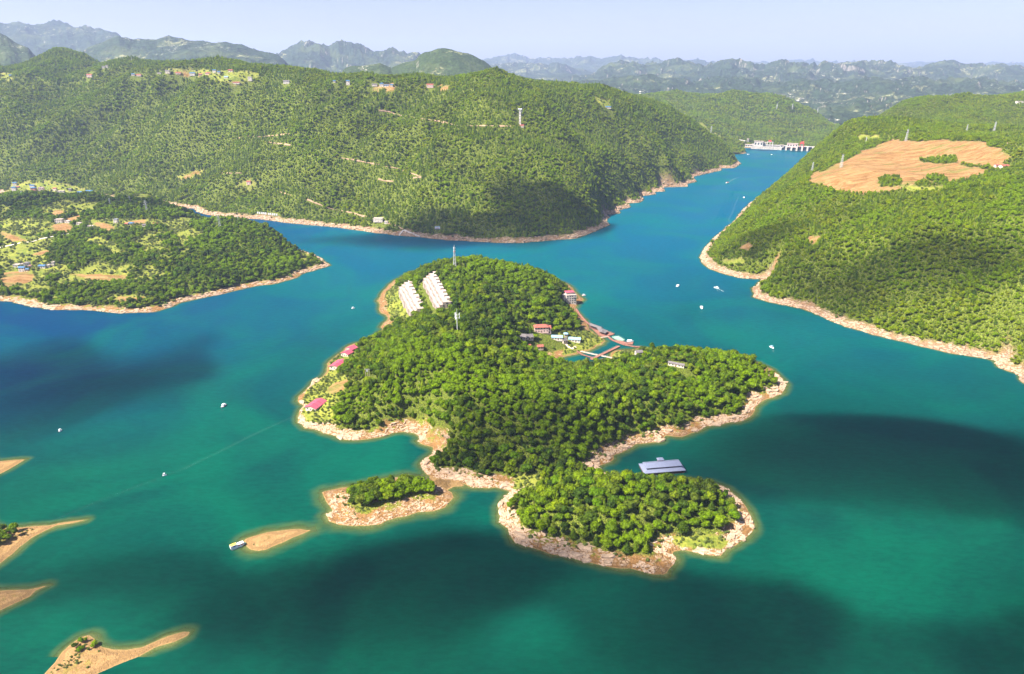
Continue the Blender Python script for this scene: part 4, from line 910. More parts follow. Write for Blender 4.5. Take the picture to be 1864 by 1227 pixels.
terrace_row(a.x, a.y + 6, isl.z(a.x, a.y) - 1, b_.x, b_.y, isl.z(b_.x, b_.y) - 1, 7, 3, 'left stepped row of white terraced villas above the small white beach')
a, b_ = isl.hit(779, 511), isl.hit(808, 562)
terrace_row(a.x, a.y + 6, isl.z(a.x, a.y) - 1, b_.x, b_.y, isl.z(b_.x, b_.y) - 1, 9, 3, 'right longer stepped row of white terraced villas below the lattice mast')

# ---- pink roofed chalets on the west shore of the island
def chalet(px, py, w, d, rz, label, nroof=3):
    p = isl.hit(px, py); BLOCK.append((p.x, p.y, w * 0.75 + 3)); BLOCK.append((p.x - 3, p.y - d * 0.7 - 5, w * 0.7))
    r = root('chalet', label, 'house', (p.x, p.y, p.z + 0.4), rz, None); sl = d / nroof
    b = MB(); g = MB()
    for i in range(nroof):
        cy = d / 2 - sl * (i + 0.5); z = 3.3 - 0.45 * i; cx = -0.7 * i
        b.box(cx, cy, z / 2 - 1, w, sl - 0.02, z + 2)
        # gable facing the lake (ridge along y)
        for sg in (-1, 1):
            yy = cy + sg * (sl / 2 - 0.13); b.add([(cx - w / 2, yy, z), (cx + w / 2, yy, z), (cx, yy, z + 1.9), (cx - w / 2, yy - .2 * sg, z), (cx + w / 2, yy - .2 * sg, z), (cx, yy - .2 * sg, z + 1.9)], [(0, 1, 2), (5, 4, 3), (0, 2, 5, 3), (1, 4, 5, 2), (0, 3, 4, 1)])
        rb = MB(); X = w / 2 + 0.9; dz = 1.9 * 0.9 / (w / 2)
        y0, y1 = cy - sl / 2 - 0.7, cy + sl / 2 + (0.4 if i == 0 else -0.02)
        for sg in (-1, 1):
            a4 = [(cx + sg * X, y0, z - dz), (cx + sg * X, y1, z - dz), (cx, y1, z + 1.9), (cx, y0, z + 1.9)]; t4 = [(q[0], q[1], q[2] + 0.22) for q in a4]
            f = [(0, 1, 2, 3), (7, 6, 5, 4), (0, 4, 5, 1), (1, 5, 6, 2), (2, 6, 7, 3), (3, 7, 4, 0)]
            rb.add(a4 + t4, [tuple(reversed(q)) for q in f] if sg < 0 else f)
        rb.build('roof', PINKR, r)
    b.build('wall', CREAM, r)
    for x in (-w * 0.28, 0, w * 0.28): part('window', wmesh(1.5, 1.3), r, (-0.7 * (nroof - 1) + x, -d / 2 - 0.02, 1.0))
    for k in range(3): part('window', wmesh(1.3, 1.2), r, (w / 2 + 0.02 - 0.7 * k, d / 2 - sl * (k + 0.5), 1.4), math.pi / 2) if k < nroof else None
    return r
chalet(577, 741, 12, 17, -0.35, 'pink roofed chalet nearest the water beside the landslip scar')
chalet(618, 667, 12.5, 17, -0.3, 'largest pink roofed chalet with three stepped roofs')
chalet(632.5, 646.5, 10, 9, -0.45, 'small white walled pink roofed chalet just behind the largest one', 2)
chalet(640.5, 638, 10, 9, -0.6, 'farthest pink roofed chalet at the top of the line', 2)

# ---- tower house with red roof on the east point
p = isl.hit(1038, 551)
BLOCK.append((p.x, p.y, 15)); BLOCK.append((p.x, p.y - 16, 13)); BLOCK.append((p.x + 12, p.y - 3, 14))
r = root('lake_house', 'white four storey house with red roof on the rocky east point', 'house', (p.x, p.y, p.z), 0.22)
MB().box(0, 0, 5.4, 15, 10, 14.8).build('wall', WHITE, r); MB().box(-9.2, 1.5, 7.0, 3.6, 8, 9.6).build('side_wing', WHITE, r)
MB().box(-1.2, 2, 14.3, 11, 5.6, 3.0).build('penthouse_wall', WHITE, r); MB().hip(-1.2, 2, 16.1, 11, 5.6, 1.7, ov=1.2, inset=2.0).build('roof', PINKR, r)
MB().box(0, 0, 12.93, 15.4, 10.4, 0.25).build('terrace_floor', FLATR, r)
for f in range(4):
    for i in range(4): part('window', wmesh(1.9, 1.5), r, (-5.4 + i * 3.6, -5.02, -0.4 + 3.2 * f + 1.6))
MB().box(4.5, -5.6, 9.6, 5, 1.2, 0.2).box(4.5, -6.1, 10.1, 5, 0.1, 0.9).build('balcony', WHITE, r)

# ---- floating restaurant
p = Vector(P(1208, 859))
r = root('floating_restaurant', 'long two tier pale grey roofed floating hall moored behind the front islet', 'floating hall', (p.x - 1.0, p.y + 3.0, 0.0), 0.14); r.scale = (0.76, 0.60, 0.85)
MB().box(0, 0, 0.35, 46, 24, 1.1).build('pontoon', DARKW, r)
MB().box(0, 0, 2.4, 40, 18, 3.0).build('lower_wall', BRICK, r)
MB().add([(-24, -13, 3.5), (24, -13, 3.5), (24, 13, 3.5), (-24, 13, 3.5), (-18.5, -6.4, 5.6), (18.5, -6.4, 5.6), (18.5, 6.4, 5.6), (-18.5, 6.4, 5.6), (-24, -13, 3.2), (24, -13, 3.2), (24, 13, 3.2), (-24, 13, 3.2)],
         [(0, 1, 5, 4), (1, 2, 6, 5), (2, 3, 7, 6), (3, 0, 4, 7), (4, 5, 6, 7), (11, 10, 9, 8), (0, 8, 9, 1), (1, 9, 10, 2), (2, 10, 11, 3), (3, 11, 8, 0)]).build('skirt_roof', SLATE, r)
MB().box(0, 0, 6.3, 36.4, 12.2, 1.6).build('clerestory_wall', BRICK, r)
MB().add([(-21, -8.4, 7.1), (21, -8.4, 7.1), (21, 8.4, 7.1), (-21, 8.4, 7.1), (-19.5, 0, 9.6), (19.5, 0, 9.6), (-21, -8.4, 6.85), (21, -8.4, 6.85), (21, 8.4, 6.85), (-21, 8.4, 6.85)],
         [(0, 1, 5, 4), (2, 3, 4, 5), (1, 2, 5), (3, 0, 4), (9, 8, 7, 6), (0, 6, 7, 1), (1, 7, 8, 2), (2, 8, 9, 3), (3, 9, 6, 0)]).build('upper_roof', SLATE, r)
MB().box(0, 8.5, 7.4, 5.5, 5, 2.4).build('entrance_tower', BRICK, r); MB().hip(0, 8.8, 8.9, 6.5, 6, 1.9, ov=0.6, inset=2.2).build('entrance_roof', SLATE, r)
for i in range(9): part('window', wmesh(2.6, 1.0), r, (-16 + i * 4, -6.14, 6.35))
for i in range(9): part('window', wmesh(2.8, 1.8), r, (-16 + i * 4, -9.04, 2.5))
for i in range(4): part('window', wmesh(2.6, 1.8), r, (-20.04, -6 + i * 4, 2.5), math.pi / 2)
rl = MB()
for s_ in (-1, 1): rl.bar((-22.6, s_ * 11.7, 1.9), (22.6, s_ * 11.7, 1.9), 0.06).bar((s_ * 22.6, -11.7, 1.9), (s_ * 22.6, 11.7, 1.9), 0.06)
rl.build('railing', DECKC, r)
for i in range(12): MB().bar((-22.6 + i * 4.1, -11.7, 0.9), (-22.6 + i * 4.1, -11.7, 3.4), 0.12).build('post', DARKW, r)

# ---- houses round the inner bay
def flatten_note(): pass
house(985, 603, 17, 8, 2, 0.10, PINKW, REDR, 'hip', 'large house with red tiled roof in the trees behind the bay', isl, rh=2.6)
house(996, 605, 8, 9, 2, 0.10, PINKW, REDR, 'gable', 'small red tiled wing house attached to the east of the large one', isl, rh=2.4)
house(950, 616, 10, 7, 1, -0.1, CREAM, GREYR, 'gable', 'left of the two grey tiled cottages in the woods', isl, rh=2.6)
house(962, 617, 10, 7, 1, 0.3, CREAM, GREYR, 'gable', 'right of the two grey tiled cottages in the woods', isl, rh=2.6)
house(1014, 617, 13, 7, 1, -0.12, WHITE, PALEB, 'gable', 'long pale blue roofed hall left of the bay lawn', isl, rh=1.6)
house(1046, 621, 14, 7, 1, -0.18, WHITE, PALEB, 'gable', 'long pale blue roofed hall nearest the bay water', isl, rh=1.6)
house(1030, 612, 4, 4, 1, 0, WHITE, PALEB, 'hip', 'tiny pale blue roofed hut between the two long halls', isl, rh=1.2)
house(1027, 623, 6, 6, 1, 0.5, CREAM, GREYR, 'gable', 'small steep grey roofed cottage below the pale halls', isl, rh=2.8)
house(961, 634, 6, 5, 1, 0.0, PINKW, REDR, 'gable', 'tiny pink cottage half hidden in trees below the grey cottages', isl, rh=1.6)
house(983, 635, 7, 5, 1, 0.2, CREAM, REDR, 'gable', 'tiny red roofed cottage left of the pale tall trees by the bay', isl, rh=1.6)
house(1162, 649, 7.5, 6, 2, 0.15, WHITE, GREYR, 'gable', 'narrow grey roofed two storey house on the neck beside the bay', isl, rh=1.8)
r = house(1188, 659, 3.4, 3.4, 1, 0.2, WHITE, REDR, 'hip', 'little white kiosk with a wide red pyramid roof on the ridge', isl, rh=1.3, name='kiosk', cat='kiosk', wins=True, lift=0.8, cols=2)
house(1231, 667, 17, 3.8, 1, -0.5, CREAM, GREYR, 'gable', 'very long narrow grey roofed gallery among trees on the east arm', isl, rh=1.1, name='gallery', cat='gallery')

# ---- walkways, rafts and piers of the bay
def ribbon(name, label, cat, pts, w, z, mat, thick=0.35, posts=True, group=None, rail=None):
    W = [Vector(P(q[0], q[1], z)) for q in pts]; c = W[0].copy()
    r = root(name, label, cat, (c.x, c.y, z), 0, group); n = 0
    dk = MB(); W2 = []
    for i in range(len(W) - 1):
        d = (W[i + 1] - W[i]); L_ = d.length; a = math.atan2(d.y, d.x); m = (W[i] + W[i + 1]) / 2 - c
        dk.box(m.x, m.y, 0.02 * (i % 2), L_ + w * 0.3, w, thick, a)
    dk.build('deck', mat, r)
    for i in range(len(W) - 1):
        d = W[i + 1] - W[i]; L_ = d.length; k = max(1, int(L_ / 6)); nn = Vector((-d.y, d.x, 0)).normalized()
        for j in range(k + 1):
            q = W[i] + d * j / k - c
            if posts:
                for s_ in (-1, 1):
                    e = q + nn * s_ * (w / 2 - 0.2); MB().bar((e.x, e.y, -2.0), (e.x, e.y, 1.0), 0.12).build('post', DARKW, r); n += 1
        if posts:
            for s_ in (-1, 1):
                e0 = W[i] - c + nn * s_ * (w / 2 - 0.2); e1 = W[i + 1] - c + nn * s_ * (w / 2 - 0.2)
                MB().bar((e0.x, e0.y, 0.95), (e1.x, e1.y, 0.95), 0.07).build('handrail', rail or mat, r)
    return r
ribbon('boardwalk', 'red boardwalk along the east shore below the lake house', 'boardwalk', [(1048, 562), (1056, 573.5), (1065, 584), (1073, 591)], 2.6, 1.2, DECK)
ribbon('footbridge', 'short cream gangway from the shore to the grey roofed raft', 'footbridge', [(1094, 614.5), (1108, 612.8)], 1.6, 0.8, DECKC)
ribbon('floating_walkway', 'long curved red floating walkway linking the rafts to the east arm', 'walkway', [(1107, 613), (1114, 618.6), (1125.5, 623.5), (1137, 627.8), (1154.5, 631), (1170, 632)], 3.0, 0.7, DECK)
ribbon('pier', 'straight red pier crossing the inner bay diagonally', 'pier', [(1076.3, 654), (1126.5, 630)], 3.8, 1.0, DECK, rail=DECKC)
ribbon('floating_walkway', 'red walkway from the bay path down to the foot of the diagonal pier', 'walkway', [(1048, 638), (1060, 645.7), (1078, 651)], 2.2, 0.9, DECK)
ribbon('footbridge', 'cream footbridge crossing under the middle of the diagonal pier', 'footbridge', [(1057, 639.5), (1084, 645.7), (1114, 651.5)], 2.0, 0.6, DECKC)
ribbon('jetty', 'short detached jetty below the diagonal pier', 'jetty', [(1088, 655.5), (1099, 653)], 2.0, 0.6, DECK, posts=False)
def raft(name, label, cat, quad, z, mat, roof=None, rq=None, roofm=None, rh=3.0):
    W = [Vector(P(q[0], q[1], z)) for q in quad]; c = sum(W, Vector()) / len(W); r = root(name, label, cat, (c.x, c.y, z)); n = len(W)
    A = sum((W[i].x * W[(i + 1) % n].y - W[(i + 1) % n].x * W[i].y) for i in range(n))
    if A < 0: W.reverse()
    vs = [(w.x - c.x, w.y - c.y, 0) for w in W] + [(w.x - c.x, w.y - c.y, -1.1) for w in W]
    MB().add(vs, [tuple(range(n)), tuple(reversed(range(n, 2 * n)))] + [(i, n + i, n + (i + 1) % n, (i + 1) % n) for i in range(n)]).build('deck', mat, r)
    for i in range(n):
        a, b = vs[i], vs[(i + 1) % n]; MB().bar((a[0], a[1], 1.0), (b[0], b[1], 1.0), 0.07).build('handrail', mat, r)
        k = max(2, int(math.hypot(b[0] - a[0], b[1] - a[1]) / 5))
        for j in range(k): MB().bar((a[0] + (b[0] - a[0]) * j / k, a[1] + (b[1] - a[1]) * j / k, 0), (a[0] + (b[0] - a[0]) * j / k, a[1] + (b[1] - a[1]) * j / k, 1.0), 0.08).build('post', mat, r)
    if rq:
        R = [Vector(P(q[0], q[1], z + rh)) - Vector((c.x, c.y, z)) for q in rq]
        A = sum((R[i].x * R[(i + 1) % 4].y - R[(i + 1) % 4].x * R[i].y) for i in range(4))
        if A < 0: R.reverse()
        m0, m1 = (R[0] + R[3]) / 2, (R[1] + R[2]) / 2; m0.z += 1.3; m1.z += 1.3
        if (R[0] - R[1]).length < (R[1] - R[2]).length: m0, m1 = (R[0] + R[1]) / 2, (R[2] + R[3]) / 2; m0.z += 1.3; m1.z += 1.3; fs = [(0, 1, 4), (1, 2, 5, 4), (2, 3, 5), (3, 0, 4, 5), (3, 2, 1, 0)]
        else: fs = [(0, 1, 5, 4), (1, 2, 5), (2, 3, 4, 5), (3, 0, 4), (3, 2, 1, 0)]
        MB().add([tuple(q) for q in R] + [tuple(m0), tuple(m1)], fs).build('roof', roofm, r)
        for q in R: MB().bar((q.x * 0.95, q.y * 0.95, 0), (q.x * 0.95, q.y * 0.95, rh), 0.12).build('column', DARKW, r)
    return r
raft('boathouse_raft', 'dark brown roofed raft at the end of the red boardwalk', 'raft', [(1072, 590), (1099, 599), (1094, 602), (1072, 597)], 0.8, DARKW, rq=[(1073, 587), (1098, 596), (1093, 599), (1073, 592)], roofm=GREYR)
raft('boathouse_raft', 'wide red decked raft carrying a grey tiled pavilion roof', 'raft', [(1078, 598.5), (1098, 600), (1119, 607.5), (1115, 609.5), (1098.5, 613), (1090, 609.5)], 0.8, DECK, rq=[(1086, 597), (1107, 602), (1101.5, 607), (1091, 604)], roofm=GREYR)
raft('swimming_raft', 'pale green topped raft beside the curved walkway', 'raft', [(1114, 612.8), (1125.5, 611.4), (1137.6, 618.6), (1134, 620.3), (1121.7, 617.7)], 0.8, GREENP)
raft('dock', 'broad red slatted dock joined to the curved walkway', 'dock', [(1120.7, 618.8), (1134, 621), (1142, 624), (1143, 627.3), (1137, 627.2), (1125, 622.5)], 0.8, DECK)
raft('dock', 'small red dock with a white covered boat at its outer end', 'dock', [(1141, 623), (1153, 622.5), (1152, 626.5), (1143, 627)], 0.8, DECK)
w_ = [isl.hit(*q) for q in ((1030, 627), (1036, 633), (1041, 635.5), (1048, 631.5))]

# ---- boats
def hull_mesh(L_, w, h, sheer=0.4, n=9):
    st = []
    for i in range(n):
        t = i / (n - 1); x = (t - 0.5) * L_; k = (1 - max(0, (t - 0.55) / 0.45) ** 2.0) * (0.86 + 0.14 * min(1, t * 4)); k = max(k, 0.03); zt = h + sheer * max(0, (t - 0.5) * 2) ** 2
        st.append([(x, -w / 2 * k, zt), (x, -w / 2 * k * 0.82, 0.05), (x, 0, -0.45), (x, w / 2 * k * 0.82, 0.05), (x, w / 2 * k, zt)])
    V = [q for s_ in st for q in s_]; F = []
    for i in range(n - 1):
        for j in range(4): F.append((i * 5 + j, i * 5 + j + 1, (i + 1) * 5 + j + 1, (i + 1) * 5 + j))
        F.append((i * 5 + 4, i * 5, (i + 1) * 5, (i + 1) * 5 + 4))
    F.append((4, 3, 2, 1, 0)); F.append(tuple(range((n - 1) * 5, n * 5)))
    return V, F
def boat(px, py, L_, w, rz, label, hull=WPAINT, cabin=WPAINT, roof=WPAINT, name='motor_boat', cat='boat', clen=0.42, cpos=-0.08, ch=1.5, group=None, trim=None):
    p = P(px, py); r = root(name, label, cat, (p[0], p[1], 0.0), rz, group)
    V, F = hull_mesh(L_, w, 0.9 + L_ * 0.01); hb = MB().add(V, F).build('hull', hull, r)
    MB().box(0, 0, 0, L_ * clen, w * 0.72, ch).build('cabin', cabin, r, loc=(L_ * cpos, 0, 0.85 + ch / 2))
    MB().box(0, 0, 0, L_ * clen * 1.12, w * 0.86, 0.14).build('cabin_roof', roof, r, loc=(L_ * cpos, 0, 0.93 + ch))
    for s_ in (-1, 1):
        for q in (-1, 0, 1): MB().box(0, 0, 0, L_ * clen * 0.24, 0.06, ch * 0.42).build('window', GLASS, r, loc=(L_ * cpos + q * L_ * clen * 0.3, s_ * (w * 0.36 + 0.01), 0.95 + ch * 0.6))
    MB().box(0, 0, 0, 0.06, w * 0.5, ch * 0.42).build('windscreen', GLASS, r, loc=(L_ * (cpos + clen / 2) + 0.02, 0, 0.95 + ch * 0.6))
    MB().box(0, 0, 0, 0.7, 0.6, 1.0).build('outboard_motor', BLACK, r, loc=(-L_ / 2 - 0.3, 0, 0.5))
    if trim: MB().bar((-L_ * .48, -w / 2, 0.75), (L_ * .2, -w / 2, 0.8), 0.12).bar((-L_ * .48, w / 2, 0.75), (L_ * .2, w / 2, 0.8), 0.12).build('rubbing_strake', trim, r)
    return r
boat(1234, 521, 8, 3.6, 0.9, 'small white and pink launch farthest left of the four east of the island', cabin=PINKW)
boat(1304, 524.5, 8, 3.4, 2.5, 'white speedboat throwing a wake off the right shore', name='speedboat', clen=0.34)
boat(1277, 561, 8.5, 3.6, -1.62, 'white launch heading straight towards the viewer with yellow trim', trim=YEL, roof=WPAINT)
boat(1405, 633, 6.6, 2.8, -1.2, 'white launch with pale blue stern north of the east tip of the island', roof=PALEB)
boat(406.5, 740, 7.6, 2.7, -1.75, 'white two cabin launch alone in the dark water left of the island', trim=REDP)
boat(1324.5, 333, 13, 5.5, 0.6, 'red topped passenger boat in the far narrows below the dam', roof=REDR, cabin=PINKW, name='passenger_boat', clen=0.6)
boat(1354, 360, 9, 4, 1.4, 'white launch close to the right bank in the far narrows', name='motor_boat')
boat(643, 562, 5, 2, 0.5, 'tiny white skiff beside the bright water left of the villas', name='skiff')
boat(110, 785, 3.6, 1.5, 1.3, 'tiny skiff near the left edge of the photo', name='skiff')
boat(300, 866, 3.2, 1.3, 0.45, 'tiny white skiff at the head of the long thin wake', name='skiff')
boat(1063, 538.5, 6, 2.4, 0.0, 'small red and white boat off the rocky east point', name='skiff', hull=PINKW)
boat(1362, 281.5, 10, 4, 0.2, 'white boat anchored left of the dam', name='motor_boat')
boat(1405, 282, 9, 4, 0.3, 'white boat nearest the middle of the dam', name='motor_boat')
boat(1147, 622, 8, 3, -0.1, 'white covered boat tied at the small red dock', name='motor_boat', clen=0.6, ch=1.3)
# the larger vessel nosed on to the sand islet
p = P(434, 995.5)
pa, pb = Vector(P(421.5, 1000.5)), Vector(P(446.5, 990.5)); L_ = (pb - pa).length; a = math.atan2(pb.y - pa.y, pb.x - pa.x)
r = root('work_boat', 'long white work boat with yellow roofed wheelhouse nosed on to the sand islet', 'boat', ((pa.x + pb.x) / 2, (pa.y + pb.y) / 2, 0), a)
V, F = hull_mesh(L_, 3.4, 0.9, 0.5); MB().add(V, F).build('hull', WPAINT, r)
MB().box(0, 0, 0, 4.4, 2.9, 2.6).build('wheelhouse', WPAINT, r, loc=(-L_ * 0.33, 0, 2.2)); MB().box(0, 0, 0, 4.2, 2.6, 0.16).build('wheelhouse_roof', YEL, r, loc=(-L_ * 0.34, 0, 3.6))
MB().box(0, 0, 0, 6.4, 2.5, 1.7).build('cabin', WPAINT, r, loc=(L_ * 0.03, 0, 1.8)); MB().box(0, 0, 0, 7.0, 2.7, 0.14).build('cabin_roof', WPAINT, r, loc=(L_ * 0.03, 0, 2.75))
for s_ in (-1, 1):
    for q in range(3): MB().box(0, 0, 0, 1.3, 0.06, 0.8).build('window', REDP if s_ < 0 else GLASS, r, loc=(L_ * 0.03 - 2.1 + q * 2.1, s_ * 1.27, 1.95))
    MB().box(0, 0, 0, 1.6, 0.06, 1.0).build('window', BLUEP, r, loc=(-L_ * 0.30, s_ * 1.47, 2.7))
    MB().bar((-L_ * 0.46, s_ * 1.55, 0.7), (L_ * 0.2, s_ * 1.68, 0.85), 0.12).build('rubbing_strake', TEALP, r)
MB().box(0, 0, 0, 4.2, 1.9, 0.08).build('foredeck', TEALP, r, loc=(L_ * 0.33, 0, 1.06))
MB().bar((-L_ * 0.45, 0, 0.9), (-L_ * 0.45, 0, 4.6), 0.06).build('mast', STEEL, r)
MB().box(0, 0, 0, 0.9, 0.9, 1.2).build('outboard_motor', BLACK, r, loc=(-L_ * 0.5 - 0.3, 0, 0.4))

# foam behind the boats
def wake_mat():
    m, nt, o = newmat('wake_foam'); h = N(nt); p = pos(h)
    d = h.n('BsdfDiffuse'); d.inputs[0].default_value = (0.65, 0.75, 0.72, 1); t = h.n('BsdfTransparent'); ms = h.n('MixShader')
    h.l(h.math('MULTIPLY', h.rng(h.noise(0.5, 4, p, 0.7), 0.4, 0.7), h.attr('foam')), ms.inputs[0]); h.l(t.outputs[0], ms.inputs[1]); h.l(d.outputs[0], ms.inputs[2]); h.l(ms.outputs[0], o.inputs[0]); return m
M_foam = wake_mat()
def wake(pts, w0, w1, f0, f1, z=0.03):
    W = [Vector(P(*q)) for q in pts]; V = []; F = []; A = []; n = len(W)
    for i in range(n):
        d = (W[min(i + 1, n - 1)] - W[max(i - 1, 0)]).normalized(); nn = Vector((-d.y, d.x, 0)); t = i / (n - 1); w = w0 + (w1 - w0) * t
        for s_, f in ((-1, 0), (-0.3, 1), (0.3, 1), (1, 0)): q = W[i] + nn * w * s_ * 0.5; V.append((q.x, q.y, z)); A.append(f * (f0 + (f1 - f0) * t))
    for i in range(n - 1):
        for j in range(3): F.append((i * 4 + j, i * 4 + j + 1, i * 4 + j + 5, i * 4 + j + 4))
    o = link('boat_wake', npmesh('boat_wake', V, F, True, {'foam': A}), None, M_foam, 'stuff'); return o
wake([(1308, 526), (1312, 528), (1317, 530.5)], 2.2, 2.6, 1.0, 0.8); wake([(1305, 526), (1306, 529), (1309, 531.5)], 1.2, 0.5, 0.9, 0.3)
wake([(300, 866), (340, 851), (400, 822), (460, 792), (535, 758)], 1.0, 3.5, 0.09, 0.04); wake([(295, 868), (230, 893), (160, 920), (90, 950)], 1.0, 3.0, 0.08, 0.02)
wake([(1328, 330), (1336, 326), (1343, 323)], 3, 6, 0.5, 0.1); wake([(1345, 357), (1338, 372), (1334, 385), (1326, 400), (1332, 412)], 2.5, 5, 0.12, 0.08)
wake([(1277, 566), (1277, 570)], 2.5, 1, 0.35, 0.0); wake([(1407, 637), (1408, 643)], 2.0, 1.0, 0.35, 0.0); wake([(405, 746), (403, 750)], 2, 3, 0.25, 0.0)

# ---- masts, poles and pylons
def lattice(px, py, hgt, L, label): return pylon(px, py, hgt, L, label, arms=0, wid=hgt * 0.10, name='telecom_mast', mat=STEEL)
r = lattice(828, 489, 34, isl, 'white lattice telecom mast on top of the island behind the villas')
for k, z in enumerate((26, 29.5)):
    for q in range(3): MB().box(math.cos(q * 2.1) * 1.4, math.sin(q * 2.1) * 1.4, z, 0.5, 0.3, 2.0, q * 2.1).build('antenna_panel', WPAINT, r)
MB().cyl(0, 0, 24.6, 24.9, 1.7, 10).build('platform', REDP, r)
p = isl.hit(832.5, 605); BLOCK.append((p.x, p.y, 6)); r = root('antenna_pole', 'white antenna monopole with side arms standing in the dark middle wood', 'mast', (p.x, p.y, p.z))
MB().cyl(0, 0, 0, 23, 0.34, 10, 0.22).build('pole', WPAINT, r); MB().cyl(0, 0, 23, 27, 0.1, 6).build('lightning_rod', WPAINT, r)
for z in (16.5, 20.0):
    for q in range(3):
        a = q * 2.09 + 0.2; arm = MB().bar((0, 0, z), (math.cos(a) * 2.6, math.sin(a) * 2.6, z), 0.16).build('side_arm', WPAINT, r)
        MB().box(math.cos(a) * 2.7, math.sin(a) * 2.7, z + 0.7, 0.7, 0.7, 2.8, a).build('antenna_panel', WPAINT, arm)
p = isl.hit(669.5, 690); BLOCK.append((p.x, p.y, 8)); r = root('transformer_poles', 'three leaning timber posts with a crossbar on the west slope', 'utility pole', (p.x, p.y, p.z))
for x in (-2.0, 0.3, 2.0): MB().bar((x * 0.8, 0, -1), (x, 0.4, 11), 0.22, 6, 0.16).build('pole', DECKC, r)
MB().box(0, 0.4, 10.2, 5.2, 0.3, 0.35).build('crossbar', STEEL, r); MB().box(0, 0.2, 8.6, 1.5, 1.0, 1.6).build('transformer', STEEL, r)
p = hills.hit(946.5, 226); BLOCK.append((p.x, p.y, 16)); BLOCK.append((p.x + 8, p.y + 4, 10)); r = root('lift_tower', 'tall pale concrete lift tower standing high on the main hill', 'tower', (p.x, p.y, p.z - 2))
MB().box(0, 0, 17, 4.4, 4.4, 34).build('shaft', CONC, r); MB().box(0, 0, 35, 9.5, 6, 2.0).build('top_platform', WPAINT, r); MB().box(4.5, 2.5, 30.5, 2.2, 2.2, 7).build('side_shaft', CONC, r)
for k in range(5): MB().box(0, 0, 0, 1.4, 0.1, 2.6).build('window', GLASS, r, loc=(0, -2.24, 6 + k * 6))
house(950, 231, 9, 6, 1, 0, CREAM, REDR, 'gable', 'small orange roofed house at the foot of the concrete lift tower', hills, rh=1.6)
for q in ((240, 110, 20, hills, 'white topped mast on the left skyline hill'), (551, 125, 24, hills, 'thin white mast on the skyline left of the main hill'), (1246, 214, 22, dhill, 'pylon left of the dam on the wooded spur')):
    lattice(q[0], q[1], q[2], q[3], q[4])
for q in ((268, 387, 25, penin, 'tallest grey pylon rising from the dark wood of the peninsula'), (201, 374, 15, penin, 'small grey pylon on the dark peninsula hill left of the tall one'), (237, 368, 14, penin, 'small grey pylon on the dark rounded summit'),
          (401, 417, 26, penin, 'grey pylon at the shore end of the peninsula'), (434, 404, 12, penin, 'short pole on the far edge of the peninsula crest'), (41, 359, 14, penin, 'small pylon on the crest at the left edge'),
          (1649, 257, 26, rhill, 'pylon above the far edge of the brown field'), (1531, 305, 26, rhill, 'pylon beside the left edge of the brown field'), (1478, 313, 22, rhill, 'pylon lowest on the left flank of the field hill'), (1576, 260, 14, rhill, 'small pylon among trees behind the field'),
          (1759, 240, 18, rhill, 'thin pole on the wooded crest behind the field'), (1808.5, 242, 26, rhill, 'large pylon behind the crest at far right'),
          (1413.7, 200, 30, dhill, 'left of the three pylons on the hill above the dam'), (1442, 200, 30, dhill, 'middle of the three pylons on the hill above the dam'), (1487.5, 207, 30, dhill, 'right of the three pylons on the hill above the dam'), (1294, 244, 34, dhill, 'pylon on the low spur left of the dam')):
    pylon(*q[:3], q[3], q[4])

# ---- dam
DWHITE = M('dam_white_concrete', (0.52, 0.47, 0.42), var=0.15, scale=0.15); DCONC = M('dam_concrete', (0.42, 0.38, 0.34), var=0.15, scale=0.15)
dl = Vector(P(1384, 271.6)); dr = Vector(P(1500, 276.6)); dd_ = dr - dl; DL = dd_.length; da_ = math.atan2(dd_.y, dd_.x)
r = root('dam', 'long white concrete dam with dark sluice openings across the far end of the lake', 'dam', (dl.x, dl.y, 0), da_)
H0 = 17.0
MB().box(DL * 0.16, 7, H0 / 2 - 6, DL * 0.33, 14, H0 + 12).build('wall', DCONC, r)
for i in range(9): MB().box(DL * (0.02 + i * 0.034), -0.25, H0 / 2 - 1, 1.6, 0.5, H0).build('buttress', DWHITE, r)
MB().box(DL * 0.66, 9.5, H0 / 2 - 6, DL * 0.68, 9, H0 + 12 - 0.3).build('gate_wall', GREYW, r)
for i in range(9):
    x = DL * 0.325 + i * DL * 0.083
    MB().box(x, 2, H0 / 2 - 4, 6.5, 14, H0 + 8).build('pier', DWHITE, r)
    if i < 8: MB().box(x + DL * 0.0415, 4.6, H0 * 0.45, DL * 0.083 - 6.5, 1, H0 * 0.75).build('sluice_gate', BLUEP if i % 3 == 5 else GLASS, r)
MB().box(DL * 0.5, 5, H0 + 0.8, DL * 1.02, 15, 1.6).build('crest_road', DWHITE, r)
MB().box(DL * 0.5, -2.3, H0 + 2.1, DL * 1.02, 0.4, 1.0).build('parapet', DWHITE, r)
MB().box(-18, 12, 5, 38, 26, 26).build('abutment', DCONC, r)
def dbox(px, py, w, d, h, label, name, cat, mats=(DWHITE, FLATR), zb=18.4, wn=0, yo=8, roof=True, rz=0.0):
    p = Vector(P(px, py, zb)); r = root(name, label, cat, (p.x, p.y, zb), da_ + rz)
    MB().box(0, 0, h / 2 - 0.5, w, d, h + 1).build('wall', mats[0], r)
    if roof: MB().box(0, 0, h + 0.6, w + 3, d + 3, 1.2).build('roof', mats[1], r)
    for i in range(wn): MB().box(0, 0, 0, w / wn * 0.5, 0.3, h * 0.45).build('window', GLASS, r, loc=((i + 0.5) / wn * w - w / 2, -d / 2 - 0.1, h * 0.5))
    return r
dbox(1380.5, 265.6, 34, 14, 18, 'wide white hoist building at the left end of the dam', 'hoist_building', 'building', wn=3)
dbox(1391.5, 265.4, 11, 12, 13, 'lower white block joined to the right of the hoist building', 'hoist_building', 'building', wn=2)
